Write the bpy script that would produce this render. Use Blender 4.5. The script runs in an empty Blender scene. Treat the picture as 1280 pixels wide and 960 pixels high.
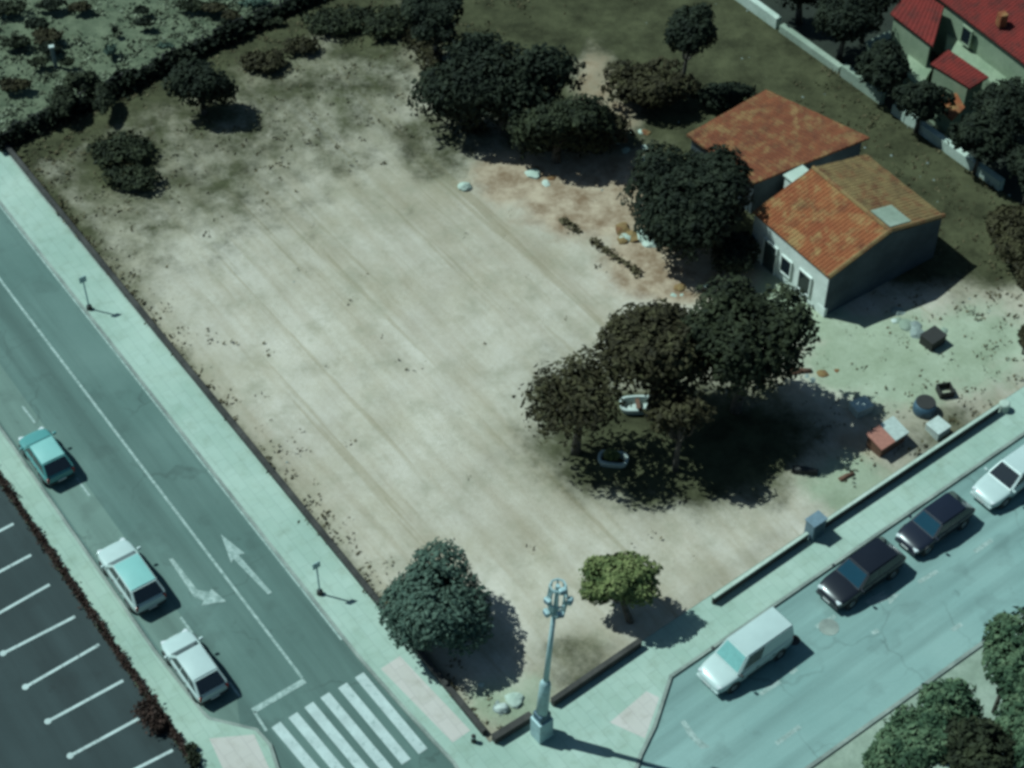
import bpy, bmesh, math, random
from mathutils import Vector, Matrix, noise as mnoise
R = math.radians
random.seed(7)
S = bpy.context.scene
COL = S.collection

# ------------------------------------------------------------------ camera
PITCH = R(47.8); FPX = 2396.0; CAM_H = 77.0
cam_d = bpy.data.cameras.new('camera'); cam = bpy.data.objects.new('camera', cam_d); COL.objects.link(cam)
cam.location = (0, 0, CAM_H); cam.rotation_euler = (math.pi/2 - PITCH, 0, 0)
cam_d.sensor_width = 36.0; cam_d.lens = FPX/1280*36.0
cam_d.clip_start = 1.0; cam_d.clip_end = 9000
S.camera = cam

# ------------------------------------------------------------------ light
SHX, SHY = 0.68, -0.22                     # ground shadow of a 1 m stick
sun_dir = Vector((SHX, SHY, -1)).normalized()
elev = math.asin(-sun_dir.z); azim = math.atan2(-SHX, -SHY)   # where the sun stands (from +Y, clockwise)
w = bpy.data.worlds.new("World"); S.world = w; w.use_nodes = True
nt = w.node_tree; bg = nt.nodes['Background']
sky = nt.nodes.new('ShaderNodeTexSky'); sky.sky_type = 'NISHITA'; sky.sun_disc = False
sky.sun_elevation = elev; sky.sun_rotation = azim
nt.links.new(sky.outputs[0], bg.inputs[0]); bg.inputs[1].default_value = 0.05
sd = bpy.data.lights.new('sun', 'SUN'); sun = bpy.data.objects.new('sun', sd); COL.objects.link(sun)
sun.rotation_euler = sun_dir.to_track_quat('-Z', 'Y').to_euler(); sun.location = (0, 40, 60)
sd.energy = 5.0; sd.angle = R(0.5); sd.color = (1.0, 0.965, 0.90)
vs = S.view_settings
vs.view_transform = 'Standard'; vs.look = 'None'; vs.exposure = 0.02; vs.gamma = 1.0; vs.use_curve_mapping = False
vs.use_white_balance = True; vs.white_balance_temperature = 5350; vs.white_balance_tint = -15
S.cycles.max_bounces = 6; S.cycles.use_denoising = True
S.cycles.filter_width = 3.3

# ------------------------------------------------------------------ pixel -> place
def g(px, py, z=0.0):
    a, b = px-640, 480-py
    d = Vector((a, math.cos(PITCH)*FPX+math.sin(PITCH)*b, -math.sin(PITCH)*FPX+math.cos(PITCH)*b))
    t = (z-CAM_H)/d.z
    return Vector((d.x*t, d.y*t, z))
def pix(v):
    x, y, z = v[0], v[1], v[2]-CAM_H
    dep = y*math.cos(PITCH) - z*math.sin(PITCH)
    up = y*math.sin(PITCH) + z*math.cos(PITCH)
    return 640+x/dep*FPX, 480-up/dep*FPX
def sm(a, b, x):
    t = max(0, min(1, (x-a)/(b-a))); return t*t*(3-2*t)
def heading(a, b): return math.atan2(b[1]-a[1], b[0]-a[0])
AX_A = heading(g(8, 187), g(612, 930))       # along the left road, towards the crossing
AX_B = heading(g(612, 930), g(1440, 378))    # along the right road

# ------------------------------------------------------------------ materials
def new_mat(name):
    m = bpy.data.materials.new(name); m.use_nodes = True
    return m, m.node_tree, m.node_tree.nodes['Principled BSDF']
def N(t, kind, **kw):
    n = t.nodes.new(kind)
    for k, v in kw.items():
        if k in n.inputs.keys(): n.inputs[k].default_value = v
        else: setattr(n, k, v)
    return n
def mixc(t, fac, a, b, blend='MIX'):
    n = t.nodes.new('ShaderNodeMix'); n.data_type = 'RGBA'; n.blend_type = blend
    for i, v in ((0, fac), (6, a), (7, b)):
        if isinstance(v, bpy.types.NodeSocket): t.links.new(v, n.inputs[i])
        else: n.inputs[i].default_value = (*v, 1) if isinstance(v, tuple) else v
    return n.outputs[2]
def noisef(t, scale, detail=6, rough=0.6, lo=0.35, hi=0.65, coord='Object', stretch=None, rot=0):
    tc = t.nodes.new('ShaderNodeTexCoord'); o = tc.outputs[coord]
    if stretch or rot:
        mp = t.nodes.new('ShaderNodeMapping'); t.links.new(o, mp.inputs[0])
        mp.vector_type = 'TEXTURE'
        mp.inputs['Rotation'].default_value = (0, 0, rot)
        mp.inputs['Scale'].default_value = stretch or (1, 1, 1); o = mp.outputs[0]
    n = N(t, 'ShaderNodeTexNoise', Scale=scale, Detail=detail, Roughness=rough); t.links.new(o, n.inputs['Vector'])
    mr = N(t, 'ShaderNodeMapRange'); mr.inputs[1].default_value = lo; mr.inputs[2].default_value = hi
    t.links.new(n.outputs[0], mr.inputs[0]); return mr.outputs[0]
def bump(t, b, h, strength=0.3, dist=0.05):
    n = N(t, 'ShaderNodeBump', Strength=strength, Distance=dist); t.links.new(h, n.inputs['Height']); t.links.new(n.outputs[0], b.inputs['Normal'])
def plain(name, c, rough=0.6, metal=0.0, var=0.25, scale=6.0, coat=0.0):
    m, t, b = new_mat(name)
    d = tuple(x*(1-var) for x in c)
    t.links.new(mixc(t, noisef(t, scale), d, c), b.inputs['Base Color'])
    b.inputs['Roughness'].default_value = rough; b.inputs['Metallic'].default_value = metal
    if coat: b.inputs['Coat Weight'].default_value = coat
    return m
def two_tone(name, c1, c2, s1, s2, rough=0.9, bstr=0.2, speck=None, coord='Object'):
    m, t, b = new_mat(name)
    c = mixc(t, noisef(t, s1, lo=.35, hi=.65, coord=coord), c1, c2)
    n2 = noisef(t, s2, 8, .7, .3, .7, coord=coord)
    c = mixc(t, n2, c, mixc(t, 1.0, c, (.72, .72, .72), 'MULTIPLY'))
    t.links.new(c, b.inputs['Base Color']); b.inputs['Roughness'].default_value = rough
    bump(t, b, n2, bstr); return m

def asphalt(name, c1, c2, stain_rot):
    m, t, b = new_mat(name)
    c = mixc(t, noisef(t, .12, 5, .6), c1, c2)
    streak = noisef(t, .55, 5, .6, .40, .72, stretch=(16, 1, 1), rot=stain_rot)
    c = mixc(t, streak, c, tuple(x*.62 for x in c1))
    patch = noisef(t, .5, 3, .5, .58, .66)
    c = mixc(t, patch, c, mixc(t, 1.0, c, (.86, .86, .86), 'MULTIPLY'))
    tc = t.nodes.new('ShaderNodeTexCoord'); nz = N(t, 'ShaderNodeTexNoise', Scale=.5, Detail=5); t.links.new(tc.outputs['Object'], nz.inputs['Vector'])
    va = N(t, 'ShaderNodeVectorMath', operation='MULTIPLY_ADD'); t.links.new(nz.outputs['Color'], va.inputs[0]); va.inputs[1].default_value = (3, 3, 0); t.links.new(tc.outputs['Object'], va.inputs[2])
    vo = N(t, 'ShaderNodeTexVoronoi', Scale=.16); vo.feature = 'DISTANCE_TO_EDGE'; t.links.new(va.outputs[0], vo.inputs['Vector'])
    cr = N(t, 'ShaderNodeMapRange'); cr.inputs[1].default_value = .004; cr.inputs[2].default_value = .012; t.links.new(vo.outputs['Distance'], cr.inputs[0])
    c = mixc(t, cr.outputs[0], mixc(t, noisef(t, .2, 3, .5, .45, .6), c, mixc(t, 1.0, c, (.76, .76, .76), 'MULTIPLY')), c)
    oil = noisef(t, .9, 4, .6, .66, .74)
    c = mixc(t, oil, c, mixc(t, 1.0, c, (.70, .70, .70), 'MULTIPLY'))
    fine = noisef(t, 9, 8, .8, .25, .75)
    c = mixc(t, fine, mixc(t, 1.0, c, (.82, .82, .82), 'MULTIPLY'), c)
    t.links.new(c, b.inputs['Base Color']); b.inputs['Roughness'].default_value = .85
    bump(t, b, fine, .25, .02); return m
M = {}
M['road'] = asphalt('asphalt_faded', (.090, .140, .122), (.125, .18, .158), AX_A)
M['road_wide'] = asphalt('asphalt_pale', (.195, .285, .265), (.24, .33, .305), AX_B)
M['lane'] = asphalt('asphalt_parking_lane', (.135, .19, .16), (.165, .225, .19), AX_A)
M['car_park'] = asphalt('asphalt_dark', (.017, .028, .029), (.028, .041, .042), AX_A)

def paving(name, c1, c2, rot, joint=.8):
    m, t, b = new_mat(name)
    c = mixc(t, noisef(t, .18, 6, .65), c1, c2)
    dirt = noisef(t, 1.1, 8, .7, .5, .8)
    c = mixc(t, dirt, c, mixc(t, 1.0, c, (.74, .73, .68), 'MULTIPLY'))
    tc = t.nodes.new('ShaderNodeTexCoord'); mp = t.nodes.new('ShaderNodeMapping'); mp.inputs['Rotation'].default_value = (0, 0, -rot)
    t.links.new(tc.outputs['Object'], mp.inputs[0])
    br = t.nodes.new('ShaderNodeTexBrick'); t.links.new(mp.outputs[0], br.inputs['Vector'])
    br.inputs['Scale'].default_value = 1.0; br.inputs['Brick Width'].default_value = 1.2; br.inputs['Row Height'].default_value = .6
    br.inputs['Mortar Size'].default_value = .018; br.inputs['Color1'].default_value = (1, 1, 1, 1)
    br.inputs['Color2'].default_value = (.93, .94, .92, 1); br.inputs['Mortar'].default_value = (joint, joint, joint, 1)
    c = mixc(t, 1.0, c, br.outputs[0], 'MULTIPLY')
    t.links.new(c, b.inputs['Base Color']); b.inputs['Roughness'].default_value = .9
    bump(t, b, dirt, .15, .02); return m
M['pavement'] = paving('pale_paving', (.265, .335, .275), (.33, .395, .33), AX_A)
M['pavement_corner'] = paving('pale_paving_corner', (.265, .335, .28), (.345, .41, .35), AX_A)
M['tactile'] = paving('pink_paving', (.42, .38, .35), (.46, .42, .39), AX_A)
M['kerb'] = two_tone('kerb_stone', (.17, .19, .17), (.30, .33, .29), .7, 9)
def worn(name, c, road, lo, hi):
    m, t, b = new_mat(name)
    col = mixc(t, noisef(t, 1.2, 5, .6), tuple(x*.8 for x in c), c)
    col = mixc(t, noisef(t, 3.5, 9, .75, lo, hi), col, road)
    t.links.new(col, b.inputs['Base Color']); b.inputs['Roughness'].default_value = .8; return m
M['paint'] = worn('worn_white_paint', (.36, .42, .39), (.13, .18, .16), .40, .64)
M['paint_new'] = worn('white_paint', (.42, .47, .45), (.13, .18, .165), .54, .72)
M['paint_stall'] = worn('stall_paint', (.42, .47, .45), (.04, .05, .05), .54, .70)

def soil():
    m, t, b = new_mat('lot_soil')
    at = t.nodes.new('ShaderNodeAttribute'); at.attribute_name = 'cover'
    sp = t.nodes.new('ShaderNodeSeparateColor'); t.links.new(at.outputs['Color'], sp.inputs[0])
    def edge(sock, nz, amt=.7):
        a = N(t, 'ShaderNodeMath', operation='MULTIPLY_ADD'); t.links.new(nz, a.inputs[0]); a.inputs[1].default_value = amt; a.inputs[2].default_value = -amt/2
        s = N(t, 'ShaderNodeMath', operation='ADD'); t.links.new(sock, s.inputs[0]); t.links.new(a.outputs[0], s.inputs[1])
        r = N(t, 'ShaderNodeMapRange'); r.inputs[1].default_value = .2; r.inputs[2].default_value = .8; r.interpolation_type = 'SMOOTHSTEP'
        t.links.new(s.outputs[0], r.inputs[0]); return r.outputs[0]
    c = mixc(t, noisef(t, .07, 6, .6), (.46, .41, .345), (.58, .525, .455))
    rows = noisef(t, .9, 6, .65, .40, .70, stretch=(14, 1, 1), rot=AX_A)
    c = mixc(t, rows, c, mixc(t, 1.0, c, (.78, .75, .69), 'MULTIPLY'))
    rut = noisef(t, 1.6, 4, .6, .60, .68, stretch=(40, 1, 1), rot=AX_A+.03)
    c = mixc(t, rut, c, mixc(t, 1.0, c, (.80, .78, .72), 'MULTIPLY'))
    blot = noisef(t, .16, 8, .7, .42, .68)
    c = mixc(t, blot, c, mixc(t, 1.0, c, (.80, .79, .72), 'MULTIPLY'))
    n3 = noisef(t, .6, 9, .72, .5, .8)
    c = mixc(t, n3, c, (.29, .27, .20))
    c = mixc(t, edge(sp.outputs[1], noisef(t, .5, 8, .7, .2, .8)), c, mixc(t, noisef(t, .9, 7, .7, .35, .65), (.20, .135, .085), (.46, .37, .275)))
    c = mixc(t, edge(sp.outputs[2], noisef(t, .5, 8, .7, .2, .8)), c, mixc(t, noisef(t, .4, 7, .7), (.27, .30, .21), (.38, .41, .31)))
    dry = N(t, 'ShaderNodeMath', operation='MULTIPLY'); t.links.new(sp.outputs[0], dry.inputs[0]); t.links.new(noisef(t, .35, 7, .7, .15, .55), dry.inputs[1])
    c = mixc(t, dry.outputs[0], c, (.15, .14, .085))  # dry growth and the painted darkening towards the back share this tone
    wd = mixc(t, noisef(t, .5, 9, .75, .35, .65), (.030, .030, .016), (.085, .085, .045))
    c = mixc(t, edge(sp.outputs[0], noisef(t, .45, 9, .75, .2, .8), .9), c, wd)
    fine = noisef(t, 5, 10, .8, .25, .75)
    c = mixc(t, fine, mixc(t, 1.0, c, (.76, .75, .72), 'MULTIPLY'), c)
    t.links.new(c, b.inputs['Base Color']); b.inputs['Roughness'].default_value = 1.0; b.inputs['Specular IOR Level'].default_value = .1
    bump(t, b, fine, .5, .06); return m
M['soil'] = soil()
M['ground'] = two_tone('field_earth', (.058, .072, .040), (.135, .150, .092), .8, 3.5, 1.0, .4)
M['garden'] = two_tone('garden_earth', (.010, .013, .008), (.022, .026, .016), .3, 2.5, 1.0, .4)
M['verge'] = two_tone('verge_earth', (.20, .24, .18), (.32, .36, .29), .3, 2.5, 1.0, .4)

def leaf(name, a, b_, c_=None, rough=.75):
    m, t, b = new_mat(name)
    ge = t.nodes.new('ShaderNodeNewGeometry')
    col = mixc(t, ge.outputs['Random Per Island'], a, b_)
    if c_: col = mixc(t, noisef(t, .9, 4, .6, .45, .6), col, mixc(t, ge.outputs['Random Per Island'], b_, c_))
    t.links.new(col, b.inputs['Base Color']); b.inputs['Roughness'].default_value = rough; b.inputs['Specular IOR Level'].default_value = .15
    return m
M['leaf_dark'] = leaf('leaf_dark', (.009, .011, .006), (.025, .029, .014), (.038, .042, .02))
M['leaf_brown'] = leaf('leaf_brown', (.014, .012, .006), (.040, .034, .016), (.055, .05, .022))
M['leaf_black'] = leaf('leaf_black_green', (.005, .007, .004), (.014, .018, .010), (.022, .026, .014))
M['leaf_grey'] = leaf('leaf_grey_green', (.040, .062, .048), (.085, .115, .085))
M['leaf_mottled'] = leaf('leaf_mottled', (.03, .045, .015), (.11, .13, .045), (.19, .20, .08))
M['leaf_street'] = leaf('leaf_street', (.016, .030, .016), (.055, .085, .045), (.12, .155, .085))
M['leaf_red'] = leaf('leaf_red_hedge', (.022, .015, .012), (.055, .032, .025))
M['leaf_dry'] = leaf('leaf_dry', (.05, .04, .02), (.12, .10, .055))
M['leaf_scrub'] = leaf('leaf_scrub', (.02, .022, .012), (.12, .13, .08), (.26, .28, .20))
M['bark'] = two_tone('bark', (.05, .042, .032), (.12, .10, .08), 3, 14)
M['stone_dark'] = two_tone('weathered_stone_and_shade', (.022, .020, .018), (.055, .05, .045), .8, 7)  # dark stone, also painted shade on the right road walls
M['stone_pale'] = two_tone('pale_rendered_wall', (.36, .42, .35), (.48, .53, .46), .6, 7)
M['plaster'] = two_tone('white_plaster', (.58, .62, .57), (.72, .75, .70), .6, 6, .85, .1)
M['plaster_green'] = two_tone('greenish_plaster', (.19, .235, .15), (.27, .31, .21), .6, 6, .85, .1)
M['render_shaded'] = two_tone('shaded_render', (.035, .045, .055), (.07, .085, .095), .6, 6, .85, .1)  # dark grey puts shade into the colour of the walls
M['wood_dark'] = plain('dark_wood', (.03, .045, .045), .6)
M['glass'] = plain('dark_glass', (.012, .016, .022), .08, 0, .1)
M['glass_blue'] = plain('blue_glint_glass', (.012, .038, .06), .06, 0, .1)  # blue glint put into the glass colour
M['glass_pale'] = plain('pale_reflection_glass', (.20, .36, .34), .1, 0, .15)  # pale reflection painted as the glass base colour
M['tyre'] = plain('tyre_rubber', (.012, .012, .012), .85)
M['rim'] = plain('wheel_rim', (.35, .36, .37), .35, .8)
M['trim'] = plain('black_plastic', (.015, .015, .016), .55)
M['lamp'] = plain('lamp_glass', (.6, .62, .62), .1)
M['tail'] = plain('tail_lamp', (.25, .015, .012), .2)
M['plate'] = plain('plate_white', (.6, .6, .58), .5)
def paint(n, c, coat=.6, rough=.35): return plain(n, c, rough, 0, .06, 2, coat)
M['car_white'] = paint('car_paint_white', (.42, .48, .46))
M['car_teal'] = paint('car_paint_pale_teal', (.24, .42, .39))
M['car_grey_teal'] = paint('car_paint_grey_teal', (.10, .24, .23))
M['car_navy'] = paint('car_paint_navy', (.010, .012, .022), .3, .3)
M['car_black'] = paint('car_paint_black', (.008, .009, .014), .3, .3)
M['steel'] = plain('pale_blue_steel', (.36, .47, .48), .5, .1, .3, 3)
M['steel_dark'] = plain('dark_blue_steel', (.05, .09, .13), .5, .1, .3, 3)
M['concrete'] = two_tone('pale_concrete', (.36, .44, .40), (.48, .55, .50), 1.2, 8)
M['grey_blue'] = plain('grey_blue_cabinet', (.14, .19, .23), .6)
M['rust'] = plain('reddish_plastic', (.34, .15, .11), .6)
M['scrap_white'] = plain('scrap_white', (.44, .48, .44), .6)
M['scrap_dark'] = plain('scrap_dark', (.02, .018, .016), .7)
M['scrap_brown'] = plain('scrap_brown', (.12, .06, .035), .8)
M['scrap_grey'] = plain('scrap_grey', (.22, .25, .23), .8)

def tiles(name, c1, c2, c3, lo=.48, hi=.62):
    m, t, b = new_mat(name)
    c = mixc(t, noisef(t, .55, 6, .65, .3, .7), c1, c2)
    c = mixc(t, noisef(t, 1.3, 7, .7, lo, hi), c, c3)
    dk = noisef(t, .7, 8, .75, .5, .68)
    c = mixc(t, dk, c, mixc(t, 1.0, c, (.50, .46, .44), 'MULTIPLY'))
    f = noisef(t, 7, 6, .8, .3, .7)
    c = mixc(t, f, mixc(t, 1.0, c, (.66, .62, .6), 'MULTIPLY'), c)
    t.links.new(c, b.inputs['Base Color']); b.inputs['Roughness'].default_value = .9
    bump(t, b, f, .4, .05); return m
M['tile_rust'] = tiles('terracotta_rust', (.125, .032, .010), (.19, .060, .018), (.22, .125, .045))
M['tile_orange'] = tiles('terracotta_orange', (.19, .050, .014), (.27, .095, .028), (.29, .18, .065))
M['tile_tan'] = tiles('terracotta_tan', (.19, .125, .045), (.24, .17, .065), (.17, .07, .024))
M['tile_red'] = tiles('red_tile', (.12, .008, .005), (.17, .012, .007), (.085, .010, .006))

# ------------------------------------------------------------------ mesh helpers
def obj(name, bm, mat, parent=None, smooth=False):
    me = bpy.data.meshes.new(name)
    bmesh.ops.recalc_face_normals(bm, faces=bm.faces[:])
    bm.to_mesh(me); bm.free()
    for m in (mat if isinstance(mat, (list, tuple)) else [mat]): me.materials.append(M[m] if isinstance(m, str) else m)
    if smooth: me.polygons.foreach_set('use_smooth', [True]*len(me.polygons))
    o = bpy.data.objects.new(name, me); COL.objects.link(o)
    if parent: o.parent = parent
    return o
def tag(o, label, cat, group=None):
    o['label'] = label; o['category'] = cat
    if group: o['group'] = group
    return o
def struct(o): o['kind'] = 'structure'; return o
def thing(name, label, cat, loc=(0, 0, 0), rz=0, group=None):
    o = bpy.data.objects.new(name, None); COL.objects.link(o); o.location = loc; o.rotation_euler = (0, 0, rz); o.empty_display_size = .3
    return tag(o, label, cat, group)
def box(bm, c, s, rz=0, bev=0.0, mi=0):
    r = bmesh.ops.create_cube(bm, size=1)
    vs_ = r['verts']
    mt = Matrix.Translation(c) @ Matrix.Rotation(rz, 4, 'Z') @ Matrix.Diagonal((*s, 1))
    bmesh.ops.transform(bm, matrix=mt, verts=vs_)
    if bev:
        es = list({e for v in vs_ for e in v.link_edges})
        bmesh.ops.bevel(bm, geom=es, offset=bev, segments=2, affect='EDGES', profile=.6)
    return bm
def tube(bm, pts, rad, seg=8, cap=True):
    rings = []
    for i, p in enumerate(pts):
        p = Vector(p); a = Vector(pts[max(0, i-1)]); b = Vector(pts[min(len(pts)-1, i+1)])
        d = (b-a).normalized(); u = d.orthogonal().normalized() if abs(d.z) < .95 else Vector((1, 0, 0)); u = (u-d*u.dot(d)).normalized(); v = d.cross(u)
        r = rad[i] if isinstance(rad, (list, tuple)) else rad
        rings.append([bm.verts.new(p+(u*math.cos(k*2*math.pi/seg)+v*math.sin(k*2*math.pi/seg))*r) for k in range(seg)])
    for a, b in zip(rings, rings[1:]):
        for k in range(seg): bm.faces.new((a[k], a[(k+1) % seg], b[(k+1) % seg], b[k]))
    if cap: bm.faces.new(rings[0][::-1]); bm.faces.new(rings[-1])
    return bm
def slab(name, pts, z0, z1, mat):
    """closed polygon prism"""
    bm = bmesh.new()
    a = [bm.verts.new((p[0], p[1], z0)) for p in pts]; b = [bm.verts.new((p[0], p[1], z1)) for p in pts]
    bm.faces.new(b); bm.faces.new(a[::-1])
    for i in range(len(pts)):
        j = (i+1) % len(pts); bm.faces.new((a[i], a[j], b[j], b[i]))
    return obj(name, bm, mat)
def sheet(name, polys, z, mat):
    bm = bmesh.new()
    for pts in polys: bm.faces.new([bm.verts.new((p[0], p[1], z)) for p in pts])
    bm.normal_update(); bmesh.ops.triangulate(bm, faces=bm.faces[:])
    for f in bm.faces:
        f.normal_update()
        if f.normal.z < 0: f.normal_flip()
    me = bpy.data.meshes.new(name); bm.to_mesh(me); bm.free(); me.materials.append(M[mat])
    o = bpy.data.objects.new(name, me); COL.objects.link(o); return struct(o)
def stroke(a, b, wd):
    a, b = Vector(a[:2]), Vector(b[:2]); d = (b-a).normalized(); n = Vector((-d.y, d.x))*wd/2
    return [a-n, b-n, b+n, a+n]
def ext(a, b, t): return a+(b-a)*t

# ------------------------------------------------------------------ setting: ground, roads, pavements
bm = bmesh.new()
for (x0, x1, y0, y1) in ((-3000, 3000, -3000, 5000),):
    bm.faces.new([bm.verts.new(p) for p in ((x0, y0, 0), (x1, y0, 0), (x1, y1, 0), (x0, y1, 0))])
struct(obj('ground', bm, 'ground'))
VA = (-1690, -1888)
def onA(px, py, y):                     # follow the left road's direction to another picture row
    t = (y-py)/(VA[1]-py); return px+(VA[0]-px)*t, y
kA = onA(255, 890, -250); hA = onA(245, 955, -250); eA = onA(430, 802, -250)
# left road: from the kerb to the edge line; then the crossing and the wide right road
sheet('road', [[g(*onA(240, 890, -250)), g(*onA(240, 890, 1300)), g(*onA(520, 802, 1300)), g(*onA(520, 802, -250))]], .004, 'road')
far1 = g(905, 803); far2 = g(1280, 545); nf1 = g(1000, 965); nf2 = g(1280, 765)
sheet('crossroad', [[ext(far1, far2, -1.6), ext(far1, far2, 3), ext(nf1, nf2, 3), ext(nf1, nf2, -3)]], .008, 'road_wide')
# parking lane along the left kerb
laneA = onA(296, 866, -250)
sheet('parking_lane', [[g(*kA), g(255, 891), g(262, 898), g(300, 906), g(296, 866), g(*laneA)]], .012, 'lane')
# pavements (kerb step 0.13 m): the body is kerb stone, a paved sheet lies 4 mm above
left_pave = [g(*kA), g(112, 694), g(195, 814), g(255, 890), g(263, 898), g(322, 912), g(340, 932), g(362, 1000), g(380, 1100), g(300, 1100), g(268, 990), g(245, 955), g(120, 780), g(*hA)]
right_pave = [g(*eA), g(*onA(430, 802, 300)), g(430, 802), g(446, 822), g(470, 850), g(540, 928), g(566, 956), g(592, 1000), g(620, 1090), g(760, 1060), g(790, 985), g(803, 945), g(820, 910), g(840, 848),
              g(872, 826), g(905, 803), g(1280, 545), ext(far1, far2, 2.2)]
wS, wN = g(612, 930), g(8, 187); wE = g(1440, 378); wT = g(715, -150)
right_pave += [ext(wS, wE, 1.5)+Vector((-.1, .1, 0)), wS+Vector((0, .25, 0)), g(*onA(612, 930, -250))]
struct(slab('left_pavement_kerb', left_pave, -.05, .13, 'kerb'))
struct(slab('right_pavement_kerb', right_pave, -.05, .13, 'kerb'))
def inset(poly, d):
    n = len(poly); out = []
    area = sum(poly[i][0]*poly[(i+1) % n][1]-poly[(i+1) % n][0]*poly[i][1] for i in range(n)); sg = 1 if area > 0 else -1
    for i in range(n):
        a, b, c = Vector(poly[i-1][:2]), Vector(poly[i][:2]), Vector(poly[(i+1) % n][:2])
        e1 = (b-a).normalized(); e2 = (c-b).normalized()
        n1 = Vector((-e1.y, e1.x))*sg; n2 = Vector((-e2.y, e2.x))*sg
        m_ = (n1+n2); m_ = m_/max(.5, m_.dot(n1)+1e-6) if m_.length > .1 else n1
        out.append(b+m_*d)
    return out
sheet('left_pavement', [inset(left_pave, .16)], .134, 'pavement')
sheet('right_pavement', [inset(right_pave, .16)], .134, 'pavement_corner')
sheet('tactile_paving', [[g(476, 838), g(500, 822), g(588, 915), g(566, 930)], [g(762, 905), g(808, 866), g(824, 874), g(806, 925)], [g(262, 925), g(318, 920), g(338, 965), g(280, 965)]], .139, 'tactile')
# dark car park at the left, with its stall lines
cp0 = onA(238, 957, -100)
sheet('car_park', [[g(*cp0), g(238, 957), g(300, 1060), g(0, 1200), g(-400, 900), g(-400, 300)]], .02, 'car_park')
stall = [((-18, 630), (-2, 622)), ((-12, 670), (17, 655)), ((-25, 728), (39, 694)), ((-14, 774), (62, 731)), ((4, 817), (94, 771)), ((32, 859), (124, 806)), ((60, 902), (154, 851)), ((88, 945), (178, 896)), ((118, 988), (216, 938)), ((146, 1032), (250, 982))]
polys = []
for a, b in stall:
    A, B = g(*a), g(*b); polys.append(stroke(A, B, .16))
    polys.append([A.to_2d()+Vector((math.cos(k*math.pi/5), math.sin(k*math.pi/5)))*.17 for k in range(10)])
sheet('stall_markings', polys[0::2], .026, 'paint_stall')
sheet('stall_marking_ends', polys[1::2], .031, 'paint_stall')
# painted markings on the left road
mk = [stroke(g(*onA(430, 802, -250)), g(428, 800), .16)]
cl0 = onA(274, 716, -250)
mk += [stroke(g(*cl0), g(378, 848), .14)]
mk += [stroke(g(316, 889), g(381, 851), .32), stroke(g(318, 890), g(333, 914), .14)]
for a, b in (((96, 598), (112, 620)), ((150, 672), (163, 690)), ((226, 772), (240, 791)), ((286, 852), (300, 871)), ((28, 508), (44, 529))): mk.append(stroke(g(*a), g(*b), .12))
sheet('road_markings', mk, .017, 'paint')
def P2(l): return [g(*p) for p in l]
arrows = [P2([(276, 668), (306, 692), (298, 694), (340, 741), (335, 743), (292, 699), (289, 704)]),
          P2([(211, 699), (216, 698), (247, 738), (262, 740), (264, 736), (283, 752), (252, 757), (255, 751), (243, 747)])]
sheet('lane_arrows', arrows, .021, 'paint')
zs = []
for a in ((449, 844), (428, 857), (406, 869), (386, 881), (366, 894), (345, 906)):
    b = (a[0]+.80*100, a[1]+100*.955); zs.append(stroke(g(*a), g(*b), .50))
sheet('zebra_crossing', zs, .025, 'paint_new')
wm = [P2([(1078, 752), (1106, 738), (1104, 744), (1126, 742), (1112, 756), (1110, 750), (1090, 757)]),
      P2([(850, 902), (856, 900), (872, 922), (888, 934), (876, 936), (862, 922)])]
for a, b in (((1020, 784), (1044, 770)), ((1148, 728), (1172, 714)), ((1090, 792), (1098, 788)), ((1190, 788), (1202, 780)), ((950, 868), (975, 852)), ((988, 842), (996, 836)), ((970, 930), (1000, 908)), ((1218, 690), (1240, 675))):
    wm.append(stroke(g(*a), g(*b), .22))
sheet('crossroad_markings', wm, .014, 'paint')
sheet('verge', [[ext(nf1, nf2, 3), ext(nf1, nf2, -1.2), g(980, 1200), g(1700, 1200)]], .03, 'verge')
struct(slab('verge_kerb', [ext(nf1, nf2, 3), ext(nf1, nf2, -1.2), ext(nf1, nf2, -1.2)+Vector((.12, -.14, 0)), ext(nf1, nf2, 3)+Vector((.12, -.14, 0))], -.05, .13, 'kerb'))

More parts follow.
